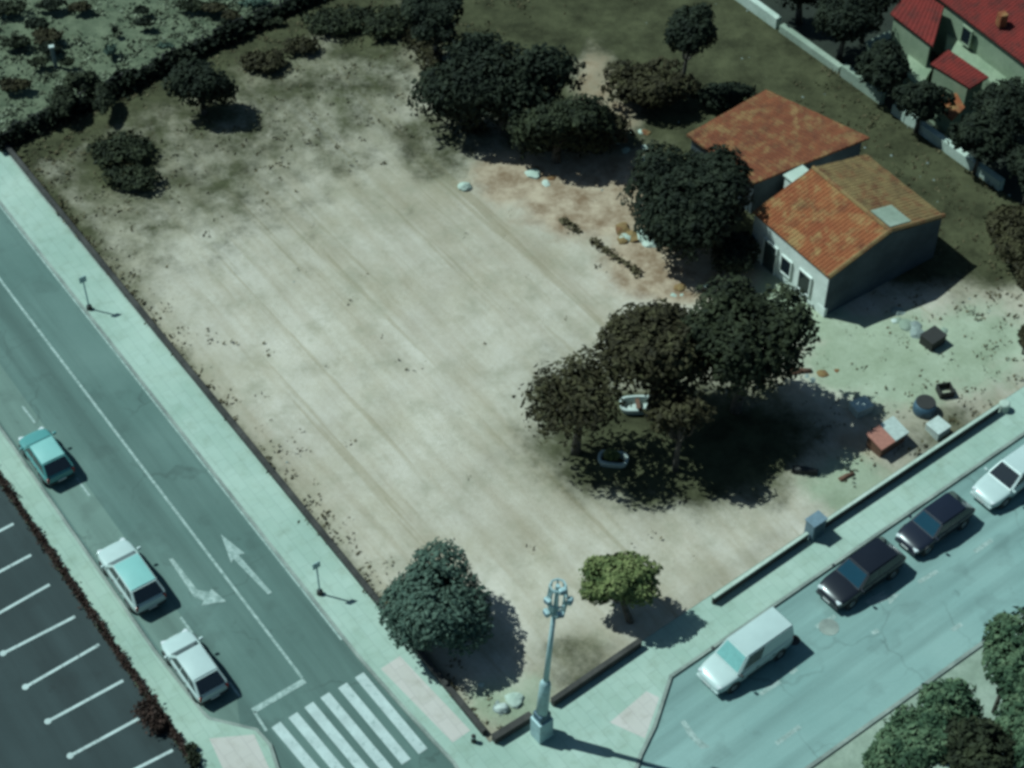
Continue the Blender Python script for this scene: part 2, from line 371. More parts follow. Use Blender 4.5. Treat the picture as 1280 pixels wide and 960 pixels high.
# the lot's soil: a slightly uneven sheet inside the walls, with its cover and painted-in shade stored per vertex
def ell(px, py, cx, cy, rx, ry, soft=.6):
    d = math.hypot((px-cx)/rx, (py-cy)/ry); return 1-sm(1-soft, 1+soft, d)
bm = bmesh.new(); n = 150
cl = bm.loops.layers.float_color.new('cover')
cov = {}; grid = []
for i in range(n+1):
    row = []
    for j in range(n+1):
        u, v = i/n, j/n
        p = (wN*(1-u)+wS*u)*(1-v)+(wT*(1-u)+wE*u)*v
        px, py = pix(p)
        edge_ = min(u, v, 1-u, 1-v)
        z = .15+.17*sm(0, .02, edge_)+.13*mnoise.noise(Vector((p.x*.12, p.y*.12, 0)))*sm(0, .05, edge_)+.06*mnoise.noise(Vector((p.x*.6, p.y*.6, 4)))*sm(0, .03, edge_)
        vt = bm.verts.new((p.x, p.y, z)); row.append(vt)
        back = py-(190-.475*px)                      # rows below the back fence
        weed_shade = max(.95*(1-sm(5, 120, back)), .62*(1-sm(60, 440, back)))  # weeds, plus vignette darkening painted towards the back
        leftd = u*0+v                                  # from the left wall
        weed_shade = max(weed_shade, .75*(1-sm(.0, .075, v))*(1-sm(250, 560, py)))
        weed_shade = max(weed_shade, .5*(1-sm(.0, .03, v)))
        yard = sm(-20, 70, (px-(600+(py-130)*1.12)) )*(1-sm(330, 400, py))
        weed_shade = max(weed_shade, .95*yard)
        weed_shade = max(weed_shade, .9*ell(px, py, 150, 205, 62, 42), .55*ell(px, py, 390, 90, 110, 60), .9*ell(px, py, 470, 40, 70, 50))
        weed_shade = max(weed_shade, .55*ell(px, py, 250, 235, 120, 50), .6*ell(px, py, 560, 180, 80, 60))
        weed_shade = max(weed_shade, .8*ell(px, py, 690, 195, 90, 40), .7*ell(px, py, 900, 110, 90, 50))
        weed_shade = max(weed_shade, 1.0*ell(px, py, 850, 560, 180, 78), .8*ell(px, py, 720, 510, 60, 55), .6*ell(px, py, 1010, 590, 60, 25), .5*ell(px, py, 1150, 545, 110, 50), .35*ell(px, py, 710, 500, 70, 70))  # first ellipses paint the mid-lot trees' shadow into the soil colour
        weed_shade = max(weed_shade, .5*ell(px, py, 720, 840, 60, 50), .45*ell(px, py, 1230, 360, 60, 60))
        red = max(ell(px, py, 745, 245, 110, 58), ell(px, py, 840, 330, 88, 55), .8*ell(px, py, 745, 110, 30, 50), .8*ell(px, py, 770, 150, 40, 30), ell(px, py, 650, 225, 60, 35), .8*ell(px, py, 690, 225, 40, 30), .6*ell(px, py, 905, 360, 60, 30), .5*ell(px, py, 1090, 560, 60, 30))
        pale = max(ell(px, py, 1005, 365, 62, 45), ell(px, py, 1110, 455, 110, 62), .9*ell(px, py, 1030, 410, 40, 30), .8*ell(px, py, 1210, 440, 90, 60), .7*ell(px, py, 640, 880, 60, 40), .8*ell(px, py, 1060, 610, 60, 40))
        strip = 0
        pale = max(pale, strip)
        weed_shade = weed_shade*(1-.9*red)*(1-.85*min(1, pale*1.3))
        cov[vt] = (weed_shade, red, pale, 1)
    grid.append(row)
for i in range(n):
    for j in range(n):
        f = bm.faces.new((grid[i][j], grid[i+1][j], grid[i+1][j+1], grid[i][j+1])); f.smooth = True
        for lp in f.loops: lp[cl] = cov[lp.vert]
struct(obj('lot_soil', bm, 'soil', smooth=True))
def lotz(x, y): return .22
# land behind the back wall, towards the red-roofed house
bw0, bw1 = g(905, -11), g(1480, 407)
sheet('garden', [[ext(bw0, bw1, -1), ext(bw0, bw1, 1.3), ext(bw0, bw1, 1.3)+Vector((60, 80, 0)), ext(bw0, bw1, -1)+Vector((60, 80, 0))]], .03, 'garden')

# ------------------------------------------------------------------ foliage
def crown_bm(lobes, count, size, seed=0, fill=.35, zsq=1.0):
    """lobes: (centre, rx, ry, rz). Many small folded leaf clumps through an uneven volume."""
    rnd = random.Random(seed); bm = bmesh.new()
    wts = [l[1]*l[2] for l in lobes]; tot = sum(wts)
    for (c, rx, ry, rz), wt in zip(lobes, wts):
        c = Vector(c)
        for k in range(int(count*wt/tot)):
            d = Vector((rnd.gauss(0, 1), rnd.gauss(0, 1), rnd.gauss(0, 1)))
            if d.length < 1e-3: continue
            d.normalize()
            if d.z < -.3 and rnd.random() < .6: d.z = -d.z
            q = d*2.1+c*.35
            bumpy = 1+.22*mnoise.noise(q*1.1)+.16*mnoise.noise(q*2.7)
            r = bumpy*(1-(rnd.random()**2)*.25 if rnd.random() > fill else rnd.random()**.5*.9)
            p = c+Vector((d.x*rx, d.y*ry, d.z*rz))*r
            if p.z < .25: p.z = .25+rnd.random()*.3
            if mnoise.noise(p*.85+Vector((seed, 3, 1))) < -.42 and rnd.random() < .8: continue
            nrm = (d+Vector((rnd.uniform(-1, 1), rnd.uniform(-1, 1), rnd.uniform(-.4, 1)))*.75).normalized()
            u = nrm.orthogonal().normalized(); u.rotate(Matrix.Rotation(rnd.random()*6.28, 3, nrm)); v = nrm.cross(u)
            s = size*rnd.uniform(.55, 1.35); e = nrm*s*.3
            a = [bm.verts.new(p+o_) for o_ in (u*s, v*s*.62-e, -u*s*.9, -v*s*.62-e)]
            bm.faces.new((a[0], a[1], a[2])); bm.faces.new((a[0], a[2], a[3]))
    return bm
def foliage(name, bm, mat, parent=None):
    me = bpy.data.meshes.new(name); bm.to_mesh(me); bm.free(); me.materials.append(M[mat])
    o = bpy.data.objects.new(name, me); COL.objects.link(o)
    if parent: o.parent = parent
    return o
def mpp(px, py, z=0):                                  # metres per picture pixel there
    return (g(px+1, py, z)-g(px, py, z)).length
def tree(name, label, px, py, hw, hh, zc, mat, cat='tree', group=None, lobes=7, dens=1.0, size=.26, seed=1, base=None, flat=.75, fill=.35, trunk=True):
    """crown centred at picture point (px,py) at height zc; trunk stands on the ground under it"""
    rnd = random.Random(seed*77+5); size *= .68
    c = g(px, py, zc); m = mpp(px, py, zc)
    rx = hw*m
    # seen 42 degrees off the vertical the crown's outline height is a mix of depth and height
    rz = min(zc*.9, rx*flat); ry = max(rx*.45, math.sqrt(max(.05, (hh*m)**2-(rz*.66)**2))/.74)
    gb = g(*base) if base else Vector((c.x, c.y, 0)); gb.z = .18 if name != 'street_tree' else .03
    t = thing(name, label, cat, gb, 0, group)
    L = [((c.x-gb.x, c.y-gb.y, zc), rx*.72, ry*.72, rz*.8)]
    for k in range(lobes):
        a = k*2*math.pi/lobes+rnd.uniform(-.3, .3); f = rnd.uniform(.45, .62); s = rnd.uniform(.36, .55)
        L.append(((c.x-gb.x+math.cos(a)*rx*f, c.y-gb.y+math.sin(a)*ry*f, zc+rnd.uniform(-.35, .4)*rz), rx*s, ry*s, rz*s*1.15))
    area = rx*ry
    foliage('crown', crown_bm(L, int(400*area*dens/(size/.26)**1.75)+60, size, seed, fill), mat, t)
    if trunk:
        bm = bmesh.new(); top = Vector((c.x-gb.x, c.y-gb.y, zc)); r0 = max(.07, min(.32, rx*.075))
        mid = top*.55; mid.x += rnd.uniform(-.15, .15)
        tube(bm, [(0, 0, -.1), mid*.45, mid, top], [r0*1.25, r0, r0*.8, r0*.35])
        for k in range(4):
            a = k*1.57+rnd.random(); tube(bm, [mid, mid+Vector((math.cos(a)*rx*.25, math.sin(a)*ry*.25, rz*.25)), top+Vector((math.cos(a)*rx*.55, math.sin(a)*ry*.55, rz*.1))], [r0*.6, r0*.4, r0*.12], 6)
        obj('trunk', bm, 'bark', t, True)
    return t

# lot trees
tree('lot_tree', 'dull grey-green rounded tree overhanging the low wall near the zebra crossing', 541, 757, 72, 68, 2.6, 'leaf_grey', seed=3, size=.22, dens=1.5, flat=.75, lobes=10)
tree('lot_tree', 'small light green mottled tree beside the pale mast, leaning off its trunk', 771, 728, 57, 40, 2.5, 'leaf_mottled', seed=5, base=(789, 782), size=.22, dens=1.4, flat=.7)
G1 = 'dark trees shading the middle of the lot'
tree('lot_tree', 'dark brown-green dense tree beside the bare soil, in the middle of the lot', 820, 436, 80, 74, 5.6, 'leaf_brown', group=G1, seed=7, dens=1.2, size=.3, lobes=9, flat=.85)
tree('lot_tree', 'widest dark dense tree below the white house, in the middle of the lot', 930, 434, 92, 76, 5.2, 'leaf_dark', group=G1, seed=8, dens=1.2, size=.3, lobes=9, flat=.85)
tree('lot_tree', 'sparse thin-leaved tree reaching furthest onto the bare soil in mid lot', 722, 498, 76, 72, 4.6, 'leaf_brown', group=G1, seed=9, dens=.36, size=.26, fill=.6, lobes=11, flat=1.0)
tree('lot_tree', 'slim half-bare tree added for shade between the white-rimmed trough and the widest dark tree', 850, 520, 52, 36, 4.6, 'leaf_brown', group=G1, seed=10, dens=.5, size=.28, fill=.5)  # extra tree, added so its shadow darkens the middle of the lot
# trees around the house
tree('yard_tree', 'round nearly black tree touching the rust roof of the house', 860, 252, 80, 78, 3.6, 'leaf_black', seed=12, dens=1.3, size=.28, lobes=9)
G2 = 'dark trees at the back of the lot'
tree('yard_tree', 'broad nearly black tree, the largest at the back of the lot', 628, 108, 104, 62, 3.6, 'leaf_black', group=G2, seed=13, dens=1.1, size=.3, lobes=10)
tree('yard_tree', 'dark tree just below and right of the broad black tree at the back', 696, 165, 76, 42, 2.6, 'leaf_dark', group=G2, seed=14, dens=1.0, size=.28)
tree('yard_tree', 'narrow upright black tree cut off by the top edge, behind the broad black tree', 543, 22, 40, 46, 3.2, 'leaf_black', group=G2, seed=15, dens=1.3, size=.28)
tree('lollipop_tree', 'tall tree with a small round crown on a long bare trunk behind the house', 865, 40, 36, 33, 6.5, 'leaf_black', group=G2, seed=16, dens=1.6, size=.26, flat=.9, base=(850, 122))
tree('yard_shrub', 'wide olive-brown bush between the lollipop tree and the rust roof', 812, 108, 62, 34, 1.6, 'leaf_brown', 'shrub', seed=17, dens=.8, size=.28)
tree('yard_shrub', 'black flat bush behind the rust roof, right of the lollipop trunk', 905, 122, 46, 20, 1.0, 'leaf_black', 'shrub', seed=22, dens=.9, size=.28)
tree('yard_shrub', 'dark low bush beside the pale lumps left of the round black tree', 745, 158, 44, 32, 1.4, 'leaf_brown', 'shrub', seed=18, dens=.8, size=.28)
tree('yard_shrub', 'dark low bush under the left flank of the broad black tree', 560, 112, 44, 34, 1.1, 'leaf_dark', 'shrub', seed=19, dens=.7, size=.26)
tree('yard_shrub', 'small dark bush below the round black tree, beside the white house front', 920, 320, 34, 36, 1.5, 'leaf_black', 'shrub', seed=20, dens=.9, size=.26)
tree('boundary_tree', 'black dense tree astride the back fence, casting a shadow on the weedy soil', 250, 112, 50, 34, 2.2, 'leaf_black', seed=21, dens=1.1, size=.26)
GB = 'bushes in the weeds by the back fence'
for k, (px, py, hw, hh, lab) in enumerate((
        (150, 190, 46, 26, 'dark sprawling bush among the weeds in the far corner of the lot'),
        (165, 225, 40, 20, 'lowest of the dark bushes in the far corner of the lot'),
        (330, 78, 34, 18, 'brownish bush in the weeds beside the black boundary tree'),
        (420, 28, 48, 24, 'dark wide bush against the back fence near the narrow upright tree'),
        (480, 30, 34, 28, 'dark bush crowded against the narrow upright tree'),
        (378, 60, 26, 12, 'flat small bush midway along the weedy back edge of the lot'))):
    tree('weedy_bush', lab, px, py, hw, hh, .7, 'leaf_dark' if k not in (2, 5) else 'leaf_brown', 'shrub', GB, seed=30+k, dens=.42, size=.24, trunk=False, lobes=8, flat=.3, fill=.55)
GA = 'shrubs arching round the pale patch behind the fence'
for k, (px, py, hw, hh, lab) in enumerate(((82, 128, 17, 26, 'dark upright shrub on the left of the pale patch behind the back fence'), (104, 106, 26, 15, 'dark flat-topped shrub on the far side of the pale patch behind the back fence'), (130, 126, 14, 24, 'dark shrub on the right of the pale patch behind the back fence'))):
    tree('fence_shrub', lab, px, py, hw, hh, 1.3, 'leaf_dark', 'shrub', GA, seed=40+k, dens=1.0, size=.24, lobes=5, trunk=False)

# scattered shrubs in the pale field beyond the back fence
GF = 'dark shrubs scattered over the field beyond the back fence'
field = ((22, 55, 20, 11, 'leaf_dark', 'low dark shrub, nearest the field corner above the road'), (20, 108, 24, 11, 'leaf_brown', 'brown flat shrub in the field just above the lot corner'), (48, 32, 18, 9, 'leaf_black', 'black flat shrub in the field beside the brown twin clump'),
         (62, 62, 13, 11, 'leaf_black', 'small round black shrub in the middle of the field'), (60, 48, 20, 13, 'leaf_brown', 'brown bushy shrub topping the twin clump in the field'), (48, 80, 15, 8, 'leaf_dark', 'flat dark shrub just left of the pale post'),
         (84, 80, 11, 6, 'leaf_dark', 'tiny dark shrub just right of the pale post'), (64, 8, 20, 10, 'leaf_black', 'black shrub cut by the top edge of the field, near its corner'), (10, 12, 26, 12, 'leaf_dark', 'wide dark shrub in the very corner of the picture'),
         (176, 15, 12, 7, 'leaf_black', 'upper one of the two small black shrubs side by side mid field'), (180, 31, 14, 6, 'leaf_black', 'lower one of the two small black shrubs side by side mid field'), (240, 8, 22, 9, 'leaf_dark', 'dark shrub against the top edge, first from the back fence end'),
         (268, 12, 18, 10, 'leaf_brown', 'brown shrub next to the pale bush by the fence end'), (302, 44, 16, 7, 'leaf_dark', 'long dark shrub closest to the fence, beyond the black boundary tree'), (290, 22, 14, 9, 'leaf_brown', 'brown low shrub behind the long dark shrub at the fence'),
         (340, 30, 15, 9, 'leaf_dark', 'dark shrub near the fence end, right of the long dark shrub'), (138, 64, 9, 8, 'leaf_grey', 'faint grey-green round shrub right of the pale post'), (206, 60, 12, 5, 'leaf_grey', 'faint grey-green flat shrub between the boundary tree and mid field'),
         (100, 10, 16, 9, 'leaf_brown', 'brown shrub on the top edge between the black shrubs'), (144, 40, 4, 4, 'leaf_black', 'single black tuft alone in mid field'))
for k, (px, py, hw, hh, mt, lab) in enumerate(field):
    tree('field_shrub', lab, px, py, hw, hh, .45, mt, 'shrub', GF, seed=60+k, dens=.55, size=.22, trunk=False, lobes=6, flat=.3, fill=.5)
tree('field_shrub', 'pale grey-green bush by the fence end in the field', 320, 8, 22, 10, .7, 'leaf_grey', 'shrub', GF, seed=90, dens=.7, size=.22, trunk=False, lobes=4, flat=.5)

# trees between the back wall and the red-roofed house
GR = 'black trees behind the pale back wall'
for k, (px, py, hw, hh, zc, lab) in enumerate((
        (1005, -22, 56, 34, 3.2, 'black tree behind the back wall, cut by the top edge, first from the lollipop tree'),
        (1056, 26, 48, 38, 3.2, 'black tree behind the back wall, in front of the pale terrace'),
        (1106, 84, 36, 34, 2.6, 'black tree behind the back wall below the pale terrace corner'),
        (1152, 128, 40, 28, 2.6, 'black tree behind the back wall below the small orange roof'),
        (1228, 172, 40, 36, 3.0, 'black tree behind the long pale stretch of back wall'),
        (1262, 140, 44, 44, 3.2, 'broadest black tree below the greenish terrace of the red-roofed house'),
        (1086, 0, 36, 26, 3.4, 'black tree beside the tip of the red roof, cut by the top edge'),
        (1292, 212, 34, 40, 3.0, 'black tree at the picture edge by the end of the back wall'))):
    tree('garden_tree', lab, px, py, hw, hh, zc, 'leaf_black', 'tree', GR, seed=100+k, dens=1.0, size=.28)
for k, (px, py, hw, hh, lab) in enumerate(((1266, 296, 30, 48, 'dark olive shrub at the picture edge between the house and the back wall'), (1284, 345, 18, 26, 'small olive shrub at the picture edge beside the paved yard'), (1284, 425, 12, 20, 'thin dark shrub at the picture edge above the wall corner'))):
    tree('yard_shrub', lab, px, py, hw, hh, 1.4, 'leaf_brown', 'shrub', seed=120+k, dens=1.0, size=.24)
# street trees on the far side of the wide road
GS = 'mottled green street trees across the wide road'
for k, (px, py, hw, hh, zc, mt, lab) in enumerate((
        (1150, 925, 52, 46, 4.5, 'leaf_street', 'mottled street tree cut by the bottom edge, first from the zebra crossing side'),
        (1188, 880, 44, 34, 4.8, 'leaf_street', 'street tree whose crown reaches furthest over the wide road in the middle of its clump'),
        (1222, 940, 56, 52, 4.6, 'leaf_dark', 'darkest street tree, in the middle of the clump at the bottom edge'),
        (1268, 815, 40, 58, 5.0, 'leaf_street', 'upright green street tree standing apart, highest in the picture of its clump'),
        (1290, 915, 44, 50, 4.6, 'leaf_street', 'street tree cut by the corner of the picture'),
        (1104, 952, 28, 26, 3.2, 'leaf_street', 'smallest street tree at the tip of the clump'))):
    tree('street_tree', lab, px, py, hw, hh, zc, mt, 'tree', GS, seed=130+k, dens=1.25, size=.27)

# ------------------------------------------------------------------ hedge, fence, walls
def strip_leaves(name, a, b, wd, h, mat, count, size, seed, jit=.4, gap=-.9):
    rnd = random.Random(seed); bm = bmesh.new(); a, b = Vector(a), Vector(b); d = (b-a); ln = d.length; d.normalize(); nn = Vector((-d.y, d.x, 0))
    for k in range(count):
        s = rnd.random()*ln; hm = 1+.5*mnoise.noise(Vector((s*.5, seed, 0)))+.3*mnoise.noise(Vector((s*1.7, seed, 0)))
        if mnoise.noise(Vector((s*.35, seed+9, 0))) < gap: continue
        p = a+d*s+nn*rnd.gauss(0, wd*.5)*hm; p.z += rnd.random()**.7*h*hm+.05
        nrm = Vector((rnd.gauss(0, 1), rnd.gauss(0, 1), abs(rnd.gauss(0, 1))+.3)).normalized(); u = nrm.orthogonal().normalized(); u.rotate(Matrix.Rotation(rnd.random()*6.28, 3, nrm)); v = nrm.cross(u); z_ = size*rnd.uniform(.6, 1.3)
        q = [bm.verts.new(p+o_) for o_ in (u*z_, v*z_*.6, -u*z_, -v*z_*.6)]; bm.faces.new(q)
    return foliage(name, bm, mat)
h0, h1 = g(*onA(243, 957, 480)), g(243, 957)
h0.z = h1.z = .03
tag(strip_leaves('low_hedge', h0, h1, .20, .22, 'leaf_red', 6500, .085, 3), 'low reddish-brown hedge between the dark car park and the pale pavement', 'hedge')
tag(strip_leaves('hedge_clump', g(178, 884, .03), g(203, 918, .03), .38, .5, 'leaf_red', 800, .10, 5), 'thicker reddish clump swelling out of the low hedge by the car park stalls', 'shrub')
tag(strip_leaves('hedge_clump', g(238, 935, .03), g(246, 962, .03), .3, .5, 'leaf_dark', 420, .10, 6), 'dark green clump closing the low hedge at the bottom of the picture', 'shrub')
# fence between field and lot, overgrown
f0, f1 = g(-2, 190), g(440, -19)
ln = (f1-f0).length; fd = (f1-f0).normalized(); fa = heading(f0, f1)
ft = thing('back_fence', 'dark overgrown wire fence between the weedy lot and the greenish field', 'fence', f0, fa)
for k in range(int(ln/3)+1):
    bm = bmesh.new(); box(bm, (k*3, 0, .75), (.12, .12, 1.5), 0, .015); obj('post', bm, 'stone_dark', ft)
bm = bmesh.new()
for z in (.35, .7, 1.05, 1.4): tube(bm, [(0, .08, z), (ln, .08, z)], .02, 4)
obj('wire', bm, 'scrap_dark', ft)
for zz in (f0, f1): zz.z = .1
cr = strip_leaves('creeper', Vector((0, 0, 0)), Vector((ln, 0, 0)), .5, 1.1, 'leaf_black', 7000, .2, 8); cr.parent = ft
# weedy strip on the line between bare soil and the yard
tag(strip_leaves('dry_brush_row', g(700, 275, .2), g(800, 345, .2), .3, .25, 'leaf_dry', 420, .13, 11, gap=-.1), 'thin broken row of dry brush between the bare soil and the reddish yard earth', 'shrub')
tag(strip_leaves('dry_brush_row', g(515, 40, .2), g(600, 170, .2), 1.0, .4, 'leaf_brown', 1500, .18, 12, gap=-.2), 'ragged row of dark weeds beside the broad black tree', 'shrub')

def wall(name, label, a, b, th, h, mat, cop=None, z0=.1):
    a, b = Vector(a), Vector(b); L = (b-a).length
    t = thing(name, label, 'wall', (a.x, a.y, z0), heading(a, b))
    bm = bmesh.new(); segs = max(1, int(L/3))
    for k in range(segs):
        box(bm, ((k+.5)*L/segs, random.uniform(-.01, .01), h/2-.05), (L/segs-.012, th, h+.1), 0, .012)
    obj('wall_body', bm, mat, t)
    if cop:
        bm = bmesh.new()
        for k in range(segs): box(bm, ((k+.5)*L/segs, 0, h+.052), (L/segs-.01, th+.06, .08), 0, .02)
        obj('coping', bm, cop, t)
    return t
wall('lot_wall', 'low dark weathered wall along the left road, between bare soil and pavement', g(9, 188), g(606, 921), .20, .34, 'stone_dark', 'stone_dark')
wall('lot_wall', 'low dark wall running from the blue mast to the small mottled tree', g(690, 884), g(800, 809), .22, .45, 'stone_dark', 'stone_dark')
wall('lot_wall', 'short dark stub of wall just left of the blue mast', g(617, 930), g(664, 901), .30, .45, 'stone_dark', 'stone_dark')
wall('lot_wall', 'low pale-topped wall with shade-darkened sides along the right road from the gap by the mottled tree to the grey-blue cabinet', g(890, 757), g(1008, 676), .12, .50, 'stone_dark', 'stone_pale')  # dark body colour stands in for the shaded face
wall('lot_wall', 'low pale-topped wall with shade-darkened sides along the right road from the grey-blue cabinet to the rounded end beside the parked cars', g(1026, 664), g(1246, 517), .12, .50, 'stone_dark', 'stone_pale')  # shade of the road side painted into the body here too
bm = bmesh.new(); tube(bm, [(0, 0, 0), (0, 0, .50), (0, 0, .56)], [.30, .29, .22], 14)
o = obj('wall_pier', bm, 'stone_pale', smooth=False); o.location = g(1254, 512, .12); tag(o, 'round pale pier ending the long wall beside the parked cars', 'pier')
# back wall; the middle stretches have tree shade painted into their colour
for k, (a, b, h, lab) in enumerate((((905, -11), (972, 38), .9, 'weathered back wall stretch at the top edge, behind the lollipop tree'), ((976, 41), (1050, 94), .6, 'low shade-toned back wall stretch behind the rust roof'), ((1052, 96), (1102, 132), .9, 'shade-toned back wall stretch below the pale terrace'), ((1116, 143), (1250, 240), .8, 'longest pale back wall stretch beside the grey strip of yard'))):
    wall('back_wall', lab, g(*a), g(*b), .42, h, 'stone_pale' if k in (0, 3) else 'verge', None, .1)

# ------------------------------------------------------------------ house and outbuildings
def roof_bm(a, b, c, d, pitch=.24, amp=.024, th=.14):
    """tiled slope a-b (eave or ridge) to d-c; ribs run from ab to dc"""
    a, b, c, d = map(Vector, (a, b, c, d)); bm = bmesh.new()
    nu = max(8, int((b-a).length/pitch*4)); nv = max(4, int((d-a).length/.38))
    up = (b-a).cross(d-a).normalized(); up = up if up.z > 0 else -up
    g_, l_ = [], []
    for i in range(nu+1):
        r, q = [], []
        for j in range(nv+1):
            u, v = i/nu, j/nv; p = (a*(1-u)+b*u)*(1-v)+(d*(1-u)+c*u)*v
            wob = .035*mnoise.noise(p*1.5)
            r.append(bm.verts.new(p+up*(amp*math.cos(i*math.pi/2)+wob+(.02 if j % 2 else 0))))
            if i in (0, nu) or j in (0, nv): pass
        g_.append(r)
    for i in range(nu):
        for j in range(nv): bm.faces.new((g_[i][j], g_[i+1][j], g_[i+1][j+1], g_[i][j+1]))
    bot = [bm.verts.new(p-up*th) for p in (a, b, c, d)]; bm.faces.new(bot)
    rim = ([g_[i][0] for i in range(nu+1)], [g_[nu][j] for j in range(nv+1)], [g_[nu-i][nv] for i in range(nu+1)], [g_[0][nv-j] for j in range(nv+1)])
    for k, e in enumerate(rim): bm.faces.new(e+[bot[(k+1) % 4], bot[k]])
    return bm
def prism(bm, pts, zs0, zs1):
    a = [bm.verts.new((p[0], p[1], z)) for p, z in zip(pts, zs0)]; b = [bm.verts.new((p[0], p[1], z)) for p, z in zip(pts, zs1)]
    bm.faces.new(a[::-1]); bm.faces.new(b)
    for i in range(len(pts)):
        j = (i+1) % len(pts); bm.faces.new((a[i], a[j], b[j], b[i]))
    return bm
def opening(parent, a, b, u0, u1, z0, z1, name, mat, out, frame='plaster', rel=Vector((0, 0, 0))):
    """framed panel set into the wall a->b"""
    a, b = Vector(a[:2]), Vector(b[:2]); d = b-a; L = d.length; d.normalize(); ang = math.atan2(d.y, d.x)
    m_ = a+d*L*(u0+u1)/2; w_ = L*(u1-u0); n_ = Vector((d.y, -d.x))*out
    bm = bmesh.new(); box(bm, (m_.x+n_.x*.0, m_.y+n_.y*.0, (z0+z1)/2), (w_, .10, z1-z0), ang, .01)
    p = obj(name, bm, mat, parent); p.location = Vector((n_.x*.02, n_.y*.02, 0))
    bm = bmesh.new(); t = .09
    for (cx, cz, sx, sz) in ((-w_/2-t/2, (z0+z1)/2, t, z1-z0+2*t), (w_/2+t/2, (z0+z1)/2, t, z1-z0+2*t), (0, z1+t/2, w_-.004, t), (0, z0-t/2, w_-.004, t)):
        box(bm, (m_.x+d.x*cx, m_.y+d.y*cx, cz), (sx, .16, sz), ang, .01)
    fr = obj('frame', bm, frame, p); fr.location = Vector((n_.x*.012, n_.y*.012, 0))
    return p
EH = 3.5
e_l, e_b, e_r, e_t = g(941, 265, EH), g(1036, 347, EH), g(1180, 270, EH), g(1090, 198, EH)
e_t = e_l+(e_r-e_b)
# gable house
house = thing('gable_house', 'white house with a rust-orange and tan tiled gable roof in the yard', 'house', (0, 0, 0))
cx = (e_l+e_b+e_r+e_t)/4
foot = [cx+(p-cx)*.975 for p in (e_l, e_b, e_r, e_t)]
rl = (e_l+e_t)/2+Vector((0, 0, 1.15)); rr = (e_b+e_r)/2+Vector((0, 0, 1.15))
bm = bmesh.new()
fl, fb, fr_, ft_ = foot
ra = (fl+ft_)/2; rb = (fb+fr_)/2
V = [bm.verts.new((p[0], p[1], z)) for p, z in ((fl, .1), (fb, .1), (fr_, .1), (ft_, .1), (fl, EH-.12), (fb, EH-.12), (fr_, EH-.12), (ft_, EH-.12), (ra, EH+.92), (rb, EH+.92))]
for f in ((0, 1, 5, 4), (2, 3, 7, 6), (1, 2, 6, 9, 5), (3, 0, 4, 8, 7), (4, 5, 9, 8), (6, 7, 8, 9), (3, 2, 1, 0)): bm.faces.new([V[i] for i in f])
obj('wall', bm, 'plaster', house)
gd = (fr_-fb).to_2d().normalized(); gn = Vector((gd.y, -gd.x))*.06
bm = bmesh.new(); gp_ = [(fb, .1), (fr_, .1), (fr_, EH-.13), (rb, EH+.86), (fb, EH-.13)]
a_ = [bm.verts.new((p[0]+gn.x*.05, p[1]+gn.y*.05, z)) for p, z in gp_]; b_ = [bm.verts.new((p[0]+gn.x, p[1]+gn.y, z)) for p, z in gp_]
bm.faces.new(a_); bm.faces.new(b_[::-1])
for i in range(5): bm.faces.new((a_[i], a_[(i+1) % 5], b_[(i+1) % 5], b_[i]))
gw = obj('gable_shade_wall', bm, 'render_shaded', house); gw['label'] = 'gable wall with painted-in shade'  # darker than the other walls to imitate shade on this end
rf = obj('roof', roof_bm(rl, rr, e_b, e_l), 'tile_orange', house); rf['label'] = 'mottled rust-orange roof slope'
rf2 = obj('roof', roof_bm(rl, rr, e_r, e_t), 'tile_tan', house); rf2['label'] = 'tan roof slope'
bm = bmesh.new(); tube(bm, [rl+Vector((0, 0, .02)), rr+Vector((0, 0, .02))], .13, 8); obj('ridge_cap', bm, 'tile_tan', rf)
bm = bmesh.new()                                       # pale verge tiles along the gable end
for p, q in ((e_b, rr), (rr, e_r)): tube(bm, [p+Vector((0, 0, .05)), q+Vector((0, 0, .05))], .14, 6)
obj('verge_tiles', bm, 'tile_tan', rf2)
pq = ext(rl, rr, .80); q_ = ext(pq, ext(e_t, e_r, .80), .5)
bm = bmesh.new(); bl = [ext(ext(rl, rr, u), ext(e_t, e_r, u), v)+Vector((0, 0, .10)) for u, v in ((.72, .04), (.97, .04), (.97, .42), (.72, .42))]
prism(bm, bl, [p.z-.02 for p in bl], [p.z+.05 for p in bl]); obj('roof_sheet', bm, 'verge', rf2)
opening(house, fl, fb, .18, .34, .25, 2.3, 'door', 'wood_dark', 1)
opening(house, fl, fb, .66, .80, 1.0, 2.3, 'window', 'glass', 1)
opening(house, fl, fb, .42, .54, 1.1, 2.2, 'window', 'glass', 1)
# porch wall in front
pd = (Vector((math.cos(AX_A), math.sin(AX_A), 0))); pn = Vector((-math.sin(AX_A), math.cos(AX_A), 0))*-1
# lean-to barn behind
h1l, h1b, h1r, h1t = g(858, 168, 3.0), g(942, 229, 2.9), g(1087, 172, 3.5), g(957, 112, 3.6)
barn = thing('tiled_barn', 'low barn under one rust-red sloping tile roof, behind the white house', 'barn', (0, 0, 0))
c1 = (h1l+h1b+h1r+h1t)/4
bm = bmesh.new(); bp = [c1+(p-c1)*.93 for p in (h1l, h1b, h1r, h1t)]
prism(bm, bp, [.1]*4, [p.z-.2 for p in bp]); obj('wall', bm, 'render_shaded', barn)  # barn walls darkened to stand in for shade
obj('roof', roof_bm(h1t, h1l, h1b, h1r), 'tile_rust', barn)
opening(barn, bp[1], bp[2], .3, .42, .2, 2.2, 'door', 'wood_dark', 1)
